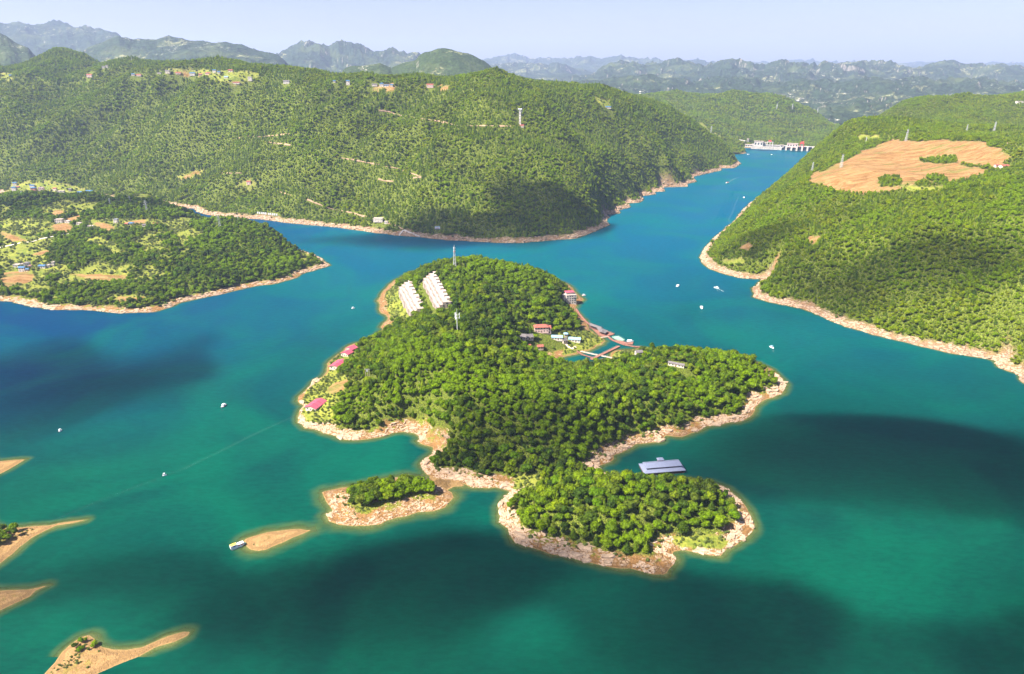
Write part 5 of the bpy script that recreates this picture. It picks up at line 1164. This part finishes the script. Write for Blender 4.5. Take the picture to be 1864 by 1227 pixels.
dbox(1423, 268, 13, 10, 8, 'small white hut in the middle of the dam crest', 'gate_house', 'building', wn=1)
dbox(1442, 267.5, 40, 14, 13, 'long pinkish hall on the right half of the dam', 'machine_hall', 'building', (PINKW, FLATR), wn=4)
dbox(1363, 266.6, 28, 16, 7, 'low white building on the left dam abutment', 'gate_house', 'building', wn=3, zb=13)
dbox(1361, 259.5, 7, 7, 15, 'slim white tower behind the low left building', 'control_tower', 'tower', wn=1, zb=16)
# lift frame and the red gantry crane
p = Vector(P(1401, 266.3, 18.4)); r = root('open_hoist', 'open white hoist frame with a red top beside the hoist building', 'hoist', (p.x, p.y, 18.4), da_)
for x in (-10, 0, 10): MB().box(x, 0, 8, 2.6, 9, 16).build('column', DWHITE, r)
MB().box(0, 0, 16.6, 25, 10, 1.4).build('beam', DWHITE, r); MB().box(-1, 0, 20.4, 11, 7, 6).build('winch_house', REDP, r)
p = Vector(P(1459, 268.4, 18.4)); r = root('gantry_crane', 'red gantry crane standing on the crest of the dam', 'crane', (p.x, p.y, 18.4), da_)
for x in (-6.5, 6.5):
    for y_ in (-4, 4): MB().box(x, y_, 7.5, 1.8, 1.8, 15).build('leg', REDP, r)
MB().box(0, 0, 15.6, 17, 10, 2.0).build('girder', REDP, r); MB().box(0, 0, 19.2, 11, 8, 5).build('winch_house', REDP, r); MB().box(0, 0, 6.5, 13, 1.2, 1.6).box(0, 0, 10.5, 9, 5, 2).build('trolley', DWHITE, r)
MB().bar((2, 0, 21), (9, 0, 25), 0.7).build('jib', REDP, r)
ribbon('access_road', 'pale approach road wall climbing the bank left of the dam', 'road', [(1334.5, 253), (1345, 254.5), (1357, 256.5)], 5, 26, DCONC, thick=3.5, posts=False)

# ---- shore things on the main hill
r = house(689, 404, 20, 9, 2, -0.12, WHITE, FLATR, 'flat', 'white flat roofed lodge above the far shore', hills, wins=True, lift=1.0)
house(703, 406.5, 7, 5, 1, -0.12, WHITE, FLATR, 'flat', 'small white hut to the right of the shore lodge', hills)
p = hills.hit(796.5, 420); BLOCK.append((p.x, p.y, 9)); r = root('billboard', 'lone white billboard with pink and blue picture on the far shore', 'billboard', (p.x, p.y, p.z), 0.15)
for x in (-3.5, 3.5): MB().bar((x, 0.5, -1), (x, 0.5, 6), 0.2).build('post', STEEL, r)
pn = MB().box(0, 0, 6.0, 10.5, 0.4, 6.0).build('panel', WPAINT, r); MB().box(-1.0, -0.22, 5.2, 7, 0.05, 2.2).build('picture', PINKW, pn); MB().box(0, -0.23, 3.6, 10.2, 0.05, 1.0).build('picture', BLUEP, pn); MB().box(0, -0.23, 8.4, 10.2, 0.05, 0.9).build('picture', PALEB, pn)
for i, x in enumerate((469.5, 473.2, 477.3, 481, 484.2, 489.8, 493, 496.8, 500.2, 504)):
    p = hills.hit(x, 390.6 + (x - 469.5) * 0.10); BLOCK.append((p.x, p.y, 7)); BLOCK.append((p.x, p.y - 9, 6))
    s = root('letter_panel', '%s white letter panel from the left in the row along the far shore' % ('first', 'second', 'third', 'fourth', 'fifth', 'sixth', 'seventh', 'eighth', 'ninth', 'last')[i], 'sign', (p.x, p.y, p.z), 0.1, 'white letter panels along the far shore')
    MB().box(0, 0, 4.0, 3.0, 0.5, 4.4).build('panel', WPAINT, s)
    for q in (-1, 1): MB().bar((q * 1.0, 0.3, -1), (q * 1.0, 0.3, 4), 0.12).build('post', STEEL, s)
def stair(a, b, label):
    A, B = hills.hit(*a), Vector(P(*b)); r = root('concrete_ramp', label, 'ramp', A, 0); d = B - A; n = int(d.length / 3.5)
    for i in range(n):
        t0, t1 = i / n, (i + 1) / n; m0, m1 = d * t0, d * t1; g = math.atan2(d.y, d.x); c = (m0 + m1) / 2
        MB().box(c.x, c.y, c.z + 1.2 - 0.8, (m1 - m0).xy.length + 0.05, 2.6, 3.0, g).build('step', CONC, r)
stair((734.5, 420), (727, 429), 'short pale concrete ramp running down left to the water')
stair((735.5, 420), (764, 431.5), 'long pale concrete ramp running down right to the water')

# ---- villages
V_ = [  # px, py(base), width, depth, storeys, rot, wall, roof, type, label, land
 (32, 485, 11, 8, 1, .1, WHITE, FLATR, 'flat', 'low white farmhouse with dark openings at the left of the meadow', penin),
 (41, 484, 4.5, 5, 1, .1, WHITE, FLATR, 'flat', 'tiny white annex right of the low farmhouse', penin),
 (51, 485, 8, 8, 2, .2, WHITE, GREYR, 'hip', 'white house with a domed pale roof in the meadow hamlet', penin),
 (55, 487, 5, 4, 1, .2, WHITE, REDP, 'flat', 'small shed with a red top in the meadow hamlet', penin),
 (42, 493.5, 10, 8, 2, .1, WHITE, BLUER, 'gable', 'two storey white farmhouse with blue roof in front of the hamlet', penin),
 (51, 493, 4.5, 5, 1, .1, WHITE, BLUER, 'gable', 'small blue roofed shed beside the front farmhouse', penin),
 (78, 487, 11.5, 7, 1, .05, WHITE, BLUER, 'gable', 'long white farmhouse with blue roof right of the hamlet', penin),
 (89, 486, 6, 6, 1, .0, GREYW, FLATR, 'flat', 'grey flat roofed shed right of the long blue roofed farmhouse', penin),
 (98.5, 484, 4, 5, 2, .0, WHITE, FLATR, 'flat', 'narrow white box house at the edge of the wood', penin),
 (109, 405, 15, 9, 2, .1, WHITE, FLATR, 'flat', 'big white house above the ploughed red field', penin),
 (124, 405, 11, 7, 1, -.1, WHITE, FLATR, 'flat', 'low white house right of the big white one', penin),
 (145, 409, 9, 6, 1, .0, WHITE, FLATR, 'flat', 'small white house at the road bend among trees', penin),
 (166.5, 414, 11, 6, 1, .05, WHITE, FLATR, 'flat', 'long low white house right of the road bend', penin),
 (212, 405, 8, 7, 2, .0, WHITE, BLUER, 'flat', 'two storey white house with a blue top under the dark hill', penin),
 (239, 409, 11, 7, 1, -.1, CREAM, BLUER, 'hip', 'cream house with blue hipped roof on the hamlet lane', penin),
 (231, 410, 6, 5, 1, .1, CREAM, REDR, 'gable', 'little tan roofed house left of the blue hipped one', penin),
 (264, 412, 9, 6, 1, .1, WHITE, GREYR, 'gable', 'white house standing alone right of the lane', penin),
 (284, 410, 8, 5, 1, .0, BRICK, REDR, 'gable', 'brown brick house farthest right on the lane', penin),
 (28, 337, 13, 9, 2, .1, WHITE, BLUER, 'gable', 'topmost white house with pale blue roof in the far left village', hills),
 (27, 347.5, 15, 10, 3, .0, WHITE, BLUER, 'hip', 'tall white house near the sand of the far left village', hills),
 (60, 341.5, 16, 9, 2, .0, WHITE, BLUER, 'gable', 'wide white house with blue roof in the middle of the far left village', hills),
 (63, 350.5, 16, 11, 4, .0, BRICK, BLUER, 'hip', 'four storey red brick block in the far left village', hills),
 (77, 350, 16, 11, 4, .2, PINKW, FLATR, 'flat', 'pink and white block right of the red brick one', hills),
 (101, 347, 12, 8, 2, .0, CREAM, REDR, 'gable', 'red roofed cream house behind the white row', hills),
 (112, 352, 22, 9, 2, .1, WHITE, FLATR, 'flat', 'long white row building above the far left shore', hills),
 (128, 348, 8, 8, 2, .3, WHITE, FLATR, 'flat', 'small white cube house right of the long white row', hills),
 (146.5, 354, 16, 10, 2, .0, GREYW, BLUER, 'gable', 'grey house with bright blue roof behind the dark hill', hills),
 (164, 352, 24, 11, 2, .0, BRICK, BLUER, 'gable', 'wide red walled hall with bright blue roof behind the dark hill', hills),
 (33, 342, 9, 7, 1, .3, PINKW, REDR, 'gable', 'red roofed cottage between the top and tall white houses', hills),
 (164, 140, 22, 12, 2, .0, PINKW, REDR, 'gable', 'pink house alone high on the left slope', hills),
 (21, 139, 16, 10, 1, .0, WHITE, BLUER, 'gable', 'pale blue roofed house on the high slope at the left edge', hills),
 (189, 124, 11, 9, 2, .2, WHITE, FLATR, 'flat', 'left of two small white houses in the left saddle', hills),
 (195, 123.5, 9, 8, 2, .0, WHITE, GREYR, 'gable', 'right of two small white houses in the left saddle', hills),
 (243, 137, 13, 9, 1, .0, WHITE, BLUER, 'gable', 'pale blue roofed house left of the orange one on the ridge', hills),
 (253, 138, 20, 9, 1, .0, PINKW, REDR, 'gable', 'orange roofed house on the ridge left of the village', hills),
 (290, 134, 14, 9, 1, .2, WHITE, FLATR, 'flat', 'leftmost white house of the ridge village', hills),
 (306, 133, 17, 10, 2, .0, CREAM, GREYR, 'gable', 'cream house in the yellow clearing of the ridge village', hills),
 (325, 134.5, 19, 9, 1, .1, PINKW, REDR, 'gable', 'long red roofed house in the ridge village', hills),
 (351, 137, 20, 10, 2, .0, WHITE, BLUER, 'gable', 'wide blue roofed house in the middle of the ridge village', hills),
 (365, 137, 12, 8, 1, .2, PINKW, REDR, 'gable', 'small red house right of the wide blue roofed one', hills),
 (379, 135, 20, 9, 1, .0, PINKW, REDR, 'hip', 'wide tan house below the two blue roofs of the ridge village', hills),
 (391, 132, 12, 9, 2, .0, WHITE, BLUER, 'gable', 'left blue roof of the pair at the right of the ridge village', hills),
 (399, 133, 10, 9, 1, .0, WHITE, BLUER, 'gable', 'right blue roof of the pair at the right of the ridge village', hills),
 (420, 130, 16, 9, 1, .1, CREAM, REDR, 'gable', 'red roofed house below the rounded hill right of the ridge village', hills),
 (412, 142, 13, 8, 1, .0, WHITE, PALEB, 'gable', 'pale blue roofed shed below the ridge village', hills),
 (456, 146.5, 14, 10, 3, .0, WHITE, FLATR, 'flat', 'tall white house standing alone right of the ridge village', hills),
 (430, 152.5, 26, 7, 1, .0, CREAM, REDR, 'gable', 'long low tan building below the ridge village', hills),
 (522, 152, 22, 9, 2, .0, WHITE, GREYR, 'gable', 'white house below the mast on the skyline', hills),
 (634, 154.5, 12, 9, 3, .0, WHITE, BLUER, 'gable', 'tall white and red house on the crest between two knolls', hills),
 (609, 150, 8, 7, 1, .0, WHITE, BLUER, 'gable', 'tiny blue roofed house left of the tall crest house', hills),
 (682, 156.5, 18, 9, 1, .0, WHITE, GREYR, 'gable', 'leftmost white house beside the red earth yard', hills),
 (695, 157, 13, 10, 2, .0, WHITE, BLUER, 'hip', 'blue hipped roof house above the red earth yard', hills),
 (704, 157.5, 16, 8, 1, .0, WHITE, BLUER, 'gable', 'long blue roofed shed right of the hipped house', hills),
 (713, 157, 10, 8, 1, .0, WHITE, BLUER, 'gable', 'rightmost blue roofed shed of the red earth yard', hills),
 (783, 159, 22, 9, 2, .0, PINKW, REDR, 'gable', 'pink house near the summit left of the main peak', hills),
 (453.5, 335.5, 12, 8, 2, .0, PINKW, REDR, 'gable', 'lone red house on the terrace of the lower slope', hills),
 (1107, 197, 20, 8, 1, .0, WHITE, BLUER, 'gable', 'white house at the foot of the bright clearing right of the main peak', hills),
 (1827, 305, 19, 9, 1, .35, WHITE, REDR, 'gable', 'long white farmhouse with red brown roof at the right end of the field', rhill),
 (1814, 304, 8, 6, 1, .1, PINKW, REDR, 'gable', 'small pink annex left of the field farmhouse', rhill),
 (1839, 264, 12, 7, 1, .0, PINKW, REDR, 'gable', 'red roof showing among the trees above the field', rhill),
 (1855, 188.5, 22, 12, 2, .0, WHITE, FLATR, 'flat', 'white house high on the hill at the right edge', rhill),
]
for q in V_:
    k_ = 0.78 if q[10] is hills else 0.9
    house(q[0], q[1], q[2] * k_, q[3] * k_, *q[4:10], q[10])

# ---- dirt tracks draped over the main hill
M_track = flat_mat('pale_dirt', (0.30, 0.20, 0.12), 0.95, 0.2, 0.15)
for i, pts in enumerate(([(434, 252.6), (446, 248), (473, 250), (511.6, 246), (540.6, 242)], [(478, 258), (490, 260), (529, 265)], [(690, 202), (705, 203), (719, 208.6), (735, 212), (799, 221.5), (833, 229.7), (880, 230), (944, 230.6)],
            [(608, 286), (642.5, 292), (679, 298.7), (726, 308), (754, 318), (769, 324)], [(752, 325), (770, 324)], [(688.6, 326.6), (700, 330), (716, 331)], [(559, 364), (578, 371.7), (591, 377), (609, 382.4), (638, 387.8), (668, 396)], [(507, 349), (529, 356.7)], [(404, 316), (440, 316)],
            [(704, 407), (715, 409.5), (734, 418.5)])):
    W = []
    for j in range(len(pts) - 1):
        for k in range(4): t = k / 4; W.append(hills.hit(pts[j][0] * (1 - t) + pts[j + 1][0] * t, pts[j][1] * (1 - t) + pts[j + 1][1] * t))
    W.append(hills.hit(*pts[-1])); V = []; F = []
    for j, w in enumerate(W):
        d = (W[min(j + 1, len(W) - 1)] - W[max(j - 1, 0)]); nn = Vector((-d.y, d.x, 0)).normalized(); wd = 0.5 + 1.8 * float(vnoise(np.array([w.x / 20.]), np.array([w.y / 20.]))[0])
        for s_ in (-1.0, 0.0, 1.0): q = w + nn * s_ * wd; V.append((q.x, q.y, float(hills.z(q.x, q.y)) + 1.0))
        if fbm(np.array([w.x]), np.array([w.y]), 25, 2, 9)[0] > -0.25:
            BLOCK.append((w.x, w.y, 3.4)); BLOCK.append((w.x + 1, w.y - 4, 3.0))
    for j in range(len(W) - 1):
        F += [(j * 3, j * 3 + 3, j * 3 + 4, j * 3 + 1), (j * 3 + 1, j * 3 + 4, j * 3 + 5, j * 3 + 2)]
    link('dirt_track', npmesh('dirt_track', V, F, True), None, M_track, 'structure')
W = [penin.hit(*q) for q in ((0, 451), (20, 447), (35, 443), (60, 440), (75, 435), (100, 430), (125, 426))]
V = []; F = []
for j, w in enumerate(W):
    d = (W[min(j + 1, len(W) - 1)] - W[max(j - 1, 0)]); nn = Vector((-d.y, d.x, 0)).normalized(); BLOCK.append((w.x, w.y, 7)); BLOCK.append((w.x, w.y - 9, 6))
    for s_ in (-2, 2): q = w + nn * s_; V.append((q.x, q.y, float(penin.z(q.x, q.y)) + 0.5))
for j in range(len(W) - 1): F.append((j * 2, j * 2 + 2, j * 2 + 3, j * 2 + 1))
link('lane', npmesh('lane', V, F, True), None, M('lane_concrete', (0.66, 0.58, 0.48)), 'structure')
V = []; F = []
for j, w in enumerate(w_):
    d = (w_[min(j + 1, 3)] - w_[max(j - 1, 0)]); nn = Vector((-d.y, d.x, 0)).normalized(); BLOCK.append((w.x, w.y, 4))
    for s_ in (-1.6, 1.6): q = w + nn * s_; V.append((q.x, q.y, float(isl.z(q.x, q.y)) + 0.35))
for j in range(3): F.append((j * 2, j * 2 + 2, j * 2 + 3, j * 2 + 1))
link('garden_path', npmesh('garden_path', V, F, True), None, DECKC, 'structure')

# ---- clumps of trees left standing in the field
for pl in (px_poly(1596,322,1612,321,1646,328,1640,340,1600,339), px_poly(1688,318,1725,320,1728,332,1700,335,1684,328), px_poly(1674,291,1740,284,1744,296,1720,299,1676,295), px_poly(1748,297,1790,303,1812,300,1812,306,1790,308,1748,301)):
    pxg, pyg = proj(rhill.X, rhill.Y, rhill.H); mm = pip(pxg, pyg, pl); rhill.A['soil'][mm] = 0; rhill.A['meadow'][mm] = 0
for L_ in (islet, spit2):
    pxg, pyg = proj(L_.X, L_.Y, L_.H)
    if L_ is islet: mm = pip(pxg, pyg, px_poly(636,902,640,892,660,888,690,884,712,884,735,880,760,880,782,888,794,897,770,901,735,907,690,918,668,924,645,922)); L_.wmask = mm
    else: mm = pip(pxg, pyg, px_poly(-40,960,36,966,30,976,0,992,-40,1010)); L_.wmask = mm

# ---- ground meshes
GO = {}
pm = (fbm(penin.X, penin.Y, 70, 4, 91) > 0.22) & (penin.X < -540) & (penin.d > 22); penin.A['meadow'][pm] = 0.8
for L in (isl, islet, sandbar, spit1, spit2, spit3, spit4, penin, bar, hills, rhill, dhill):
    if L in (sandbar, spit1, spit3, spit4, bar): L.beach = 1e4
    if hasattr(L, 'wmask'): L.beach = 1e4
    o = L.finish(M_barm if L is bar else M_sand if L in (sandbar, spit1, spit2, spit3, spit4) else M_hill if L in (hills, rhill, dhill) else M_ground)
    GO[L.name + str(id(L))] = o; L.obj = o
    if hasattr(L, 'wmask'): L.A['wood'] = L.wmask.astype(float)

def forest(L, name, sp, seed, group, s0, s1, label, pc=0.05, sink=0.35, skip=None):
    X, Y, Z, px, py, k, mead, soil, r = spots(L, sp, seed)
    if skip is not None: k &= ~skip(X, Y, px, py)
    X, Y, Z = X[k], Y[k], Z[k]; n = len(X)
    s = s0 + (s1 - s0) * r.random(n) ** 1.6; s *= 1.06 + 0.32 * fbm(X, Y, 45, 3, 60)
    sc = np.stack([s * (0.88 + 0.24 * r.random(n)), s * (0.88 + 0.24 * r.random(n)), s * (0.85 + 0.35 * r.random(n))], -1)
    rot = np.stack([r.normal(size=n) * 0.05, r.normal(size=n) * 0.05, r.random(n) * 6.28], -1)
    scatter(name, np.stack([X, Y, Z - sink], -1), sc, rot, tri_kinds(n, r, X, Y, pc), group, label)
def shrubs(L, name, sp, seed, label, dens=0.5, s0=0.45, s1=1.0):
    """low bushes in the open ground and along the upper beach"""
    r = np.random.default_rng(seed); x = np.arange(L.x0, L.x0 + L.nx * L.res, sp); yv = np.arange(L.y0, L.y0 + L.ny * L.res, sp); X, Y = np.meshgrid(x, yv)
    X = (X + (r.random(X.shape) - .5) * sp).ravel(); Y = (Y + (r.random(Y.shape) - .5) * sp).ravel(); k = L.inside(X, Y); X, Y = X[k], Y[k]
    d = L.z(X, Y, L.d); k = (d > 3.5) & pip(X, Y, L.poly) & (L.z(X, Y, L.A['wood']) < 0.6) & (L.z(X, Y, L.A['soil']) < 0.3); X, Y, d = X[k], Y[k], d[k]
    m = L.z(X, Y, L.A['meadow']); q = fbm(X, Y, 16, 3, 71) * 0.6 + fbm(X, Y, 5, 2, 72) * 0.4
    k = (q > 0.12 - dens * 0.5 * m) & ((m > 0.5) | (d > (3.5 if dens == 0 else 7))) & (r.random(len(X)) < 0.85)
    for (bx, by, br) in BLOCK: k &= (X - bx) ** 2 + (Y - by) ** 2 > (br * 0.55) ** 2
    X, Y = X[k], Y[k]; Z = L.z(X, Y); n = len(X)
    if n == 0: return
    s = s0 + (s1 - s0) * r.random(n) ** 2; scatter(name, np.stack([X, Y, Z - 0.15], -1), np.stack([s, s, s * (0.8 + 0.5 * r.random(n))], -1), np.stack([0 * s, 0 * s, r.random(n) * 6.28], -1), np.full(n, 5), G_NEAR, label)

# ---- single trees on the front islets
INDIV = 0
def place_tree(x, y_, z, kind, s, rz, label, group, cat='tree', name='tree'):
    kd, tm, cm, ht = tree_meshes[kind]
    o = root(name, label, cat, (x, y_, z - 0.2), rz, group); o.scale = (s, s, s * (0.9 + 0.25 * random.random()))
    part('trunk', tm, o); part('crown', cm, o); return o
front = lambda X, Y, px, py: (Y < 512) & (X > -12)
frontsel = []
X, Y, Z, px, py, k, mead, soil, r = spots(isl, 5.9, 11)
k &= front(X, Y, px, py)
kk = tri_kinds(len(X), r, X, Y, 0.10); order = np.argsort(Y[k]); ids = np.flatnonzero(k)[order]
print('front trees', len(ids))
FRONT_MAX = 250; yl = Y[ids[FRONT_MAX]] if len(ids) > FRONT_MAX else 1e9
for i in ids[:FRONT_MAX]:
    con = kk[i] == 4
    zone = ('at the left end of its wood' if px[i] < 1000 else 'at the right end of its wood' if px[i] > 1270 else 'in the back row before the floating hall' if py[i] < 886
            else 'in the front row above the rocks' if py[i] > 960 else 'left of the middle of its wood' if px[i] < 1120 else 'right of the middle of its wood')
    what = 'pointed conifer' if con else 'broadleaf tree'
    place_tree(X[i], Y[i], Z[i], int(kk[i]), 0.62 + 0.85 * r.random() ** 1.5, r.random() * 6.28, '%s of the front islet %s' % (what, zone), '%ss of the front islet %s' % (what, zone))
X, Y, Z, px, py, k, mead, soil, r = spots(islet, 4.6, 12)
ids = np.flatnonzero(k); print('islet trees', len(ids))
for i in ids: place_tree(X[i], Y[i], Z[i], int(r.integers(0, 4)), 0.85 + 0.45 * r.random(), r.random() * 6.28, *(lambda w: ('green tree %s of the clump on the small rocky islet' % w, 'trees %s of the clump on the small rocky islet' % w))('at the left end' if px[i] < 685 else 'at the right end' if px[i] > 742 else 'in the middle'))
X, Y, Z, px, py, k, mead, soil, r = spots(spit2, 4.8, 13, marg=30)
for i in np.flatnonzero(k): place_tree(X[i], Y[i], Z[i], int(r.integers(0, 4)), 0.55 + 0.3 * r.random(), r.random() * 6.28, 'dark green tree in the row on the sand spit at the left edge', 'trees on the sand spit at the left edge')
for q in ((149, 1170, .50, 'topmost bushy tree on the sandy spit at bottom left'), (157, 1169, .36, 'small tree right of the topmost one on the bottom left spit'), (173, 1176, .55, 'round tree nearest the bay side of the bottom left spit'), (137, 1181, .50, 'leftmost round tree of the bottom left spit'),
          (146, 1186, .48, 'lowest bushy tree in the middle of the bottom left spit'), (151, 1183, .40, 'tree tucked behind the lowest bushy one on the bottom left spit'), (162, 1184, .28, 'small bush right of the lowest trees on the bottom left spit'), (170, 1180, .34, 'low bush under the round tree of the bottom left spit'), (142, 1174, .26, 'small bush between the upper trees of the bottom left spit')):
    p = spit4.hit(q[0], q[1]); place_tree(p.x, p.y, p.z, int(RNG.integers(0, 4)), q[2], RNG.random() * 6, q[3], None, name='small_tree')
forest(isl, 'forest_trees', 4.6, 1, G_NEAR, 0.42, 1.25, 'dense mixed wood covering the large central island', skip=lambda X, Y, px, py: front(X, Y, px, py) & (Y < yl))
forest(penin, 'forest_trees', 5.0, 3, G_NEAR, 0.42, 1.2, 'dense wood covering the left peninsula')
forest(hills, 'forest_trees', 5.3, 4, G_FAR, 0.36, 1.15, 'dense forest covering the long hillside', 0.3)
forest(rhill, 'forest_trees', 4.5, 5, G_FAR, 0.34, 1.0, 'dense forest covering the right hill', 0.15)
forest(dhill, 'forest_trees', 8.5, 6, G_FAR, 0.7, 1.7, 'forest on the hills behind the dam', 0.15)
shrubs(isl, 'shrubs', 3.2, 21, 'low pale bushes on the open slopes and upper beach', 0.9)
shrubs(islet, 'shrubs', 2.2, 22, 'low bushes on the rocky islet', 0.2, 0.25, 0.7)
shrubs(penin, 'shrubs', 4.6, 23, 'bushes scattered over the peninsula meadows', 0.45, 0.5, 1.7)
shrubs(spit4, 'shrubs', 1.6, 24, 'tiny tufts dotted over the sand spit', 0.0, 0.22, 0.5)
shrubs(sandbar, 'shrubs', 2.2, 25, 'tiny tufts on the sand islet', 0.0, 0.15, 0.3)
shrubs(spit2, 'shrubs', 2.2, 26, 'tiny tufts on the sand spit', 0.0, 0.2, 0.45)
shrubs(rhill, 'shrubs', 9.0, 27, 'bushes dotted over the field edges', 0.2, 0.6, 1.8)
shrubs(hills, 'shrubs', 9.0, 28, 'bushes round the hill villages', 0.3, 0.8, 2.0)

# ---- rocks of the drawdown shores
def rock_mesh(seed):
    r = np.random.default_rng(seed); v, f = ICO1; v = v.copy()
    n = 1 + (r.random(len(v)) - 0.5) * 0.55; v = v * n[:, None]; v[:, 2] = np.clip(v[:, 2], -0.6, 0.42 + 0.1 * r.random()) ; v[:, 0] *= 1.5
    me = npmesh('rock', v, f, False); me.materials.append(ROCK); return me
RM = [rock_mesh(90 + i) for i in range(8)]
def rocks(L, n_ind, n_small, seed, dmax, smin, smax, xr=None, yr=None):
    r = np.random.default_rng(seed); got = []
    seg = np.array(L.segs)
    while len(got) < n_ind + n_small:
        s = seg[r.integers(0, len(seg))]; t = r.random(); x = s[0] + (s[2] - s[0]) * t; y_ = s[1] + (s[3] - s[1]) * t
        x += r.normal() * dmax * 0.7; y_ += r.normal() * dmax * 0.7
        if not (L.inside(x, y_)): continue
        d = float(L.z(x, y_, L.d)); q = r.random()
        if d < 0.3 or d > dmax or float(L.z(x, y_, L.A['wood'])) > 0.6 or float(L.z(x, y_, L.A['meadow'])) > 0.5: continue
        if float(fbm(np.array([x]), np.array([y_]), 12, 3, 81)[0]) < -0.22: continue
        px, py = proj(x, y_, 1.0)
        if px < -20 or px > 1884 or py > 1240: continue
        if xr and not (xr[0] < px < xr[1] and yr[0] < py < yr[1]): continue
        a = math.atan2(s[3] - s[1], s[2] - s[0]) + r.normal() * 0.35; i = len(got); sc = (smin + (smax - smin) * r.random() ** 2) if i < n_ind else smin * (0.3 + 0.6 * r.random())
        got.append((x, y_, float(L.z(x, y_)), a, sc, r.integers(0, 8), 0.45 + 0.5 * r.random(), 0.5 + 0.5 * r.random()))
    for g in got[:n_ind]:
        o = part('rock', RM[g[5]], L.obj, (g[0], g[1], g[2] + g[4] * 0.05), g[3]); o.scale = (g[4], g[4] * g[7], g[4] * g[6])
    VV = []; FF = []; off = 0
    for g in got[n_ind:]:
        me = RM[g[5]]; v = np.empty(len(me.vertices) * 3); me.vertices.foreach_get('co', v); v = v.reshape(-1, 3) * g[4] * np.array([1, g[7], g[6]]); c, s_ = math.cos(g[3]), math.sin(g[3])
        v = np.stack([v[:, 0] * c - v[:, 1] * s_ + g[0], v[:, 0] * s_ + v[:, 1] * c + g[1], v[:, 2] + g[2] + 0.02], -1); VV.append(v); FF.append(ICO1[1] + off); off += len(v)
    if VV: link('small_rocks', npmesh('small_rocks', np.concatenate(VV), np.concatenate(FF), False), L.obj, ROCK, 'stuff')
rocks(isl, 215, 5200, 31, 16, 1.4, 4.2, (540, 1440), (680, 1050))
rocks(islet, 80, 900, 32, 17, 0.8, 2.0)

rocks(penin, 0, 2600, 33, 13, 2.6, 3.0)
rocks(rhill, 0, 2600, 34, 12, 2.6, 3.0)
rocks(hills, 0, 2200, 35, 11, 3.6, 4.0)
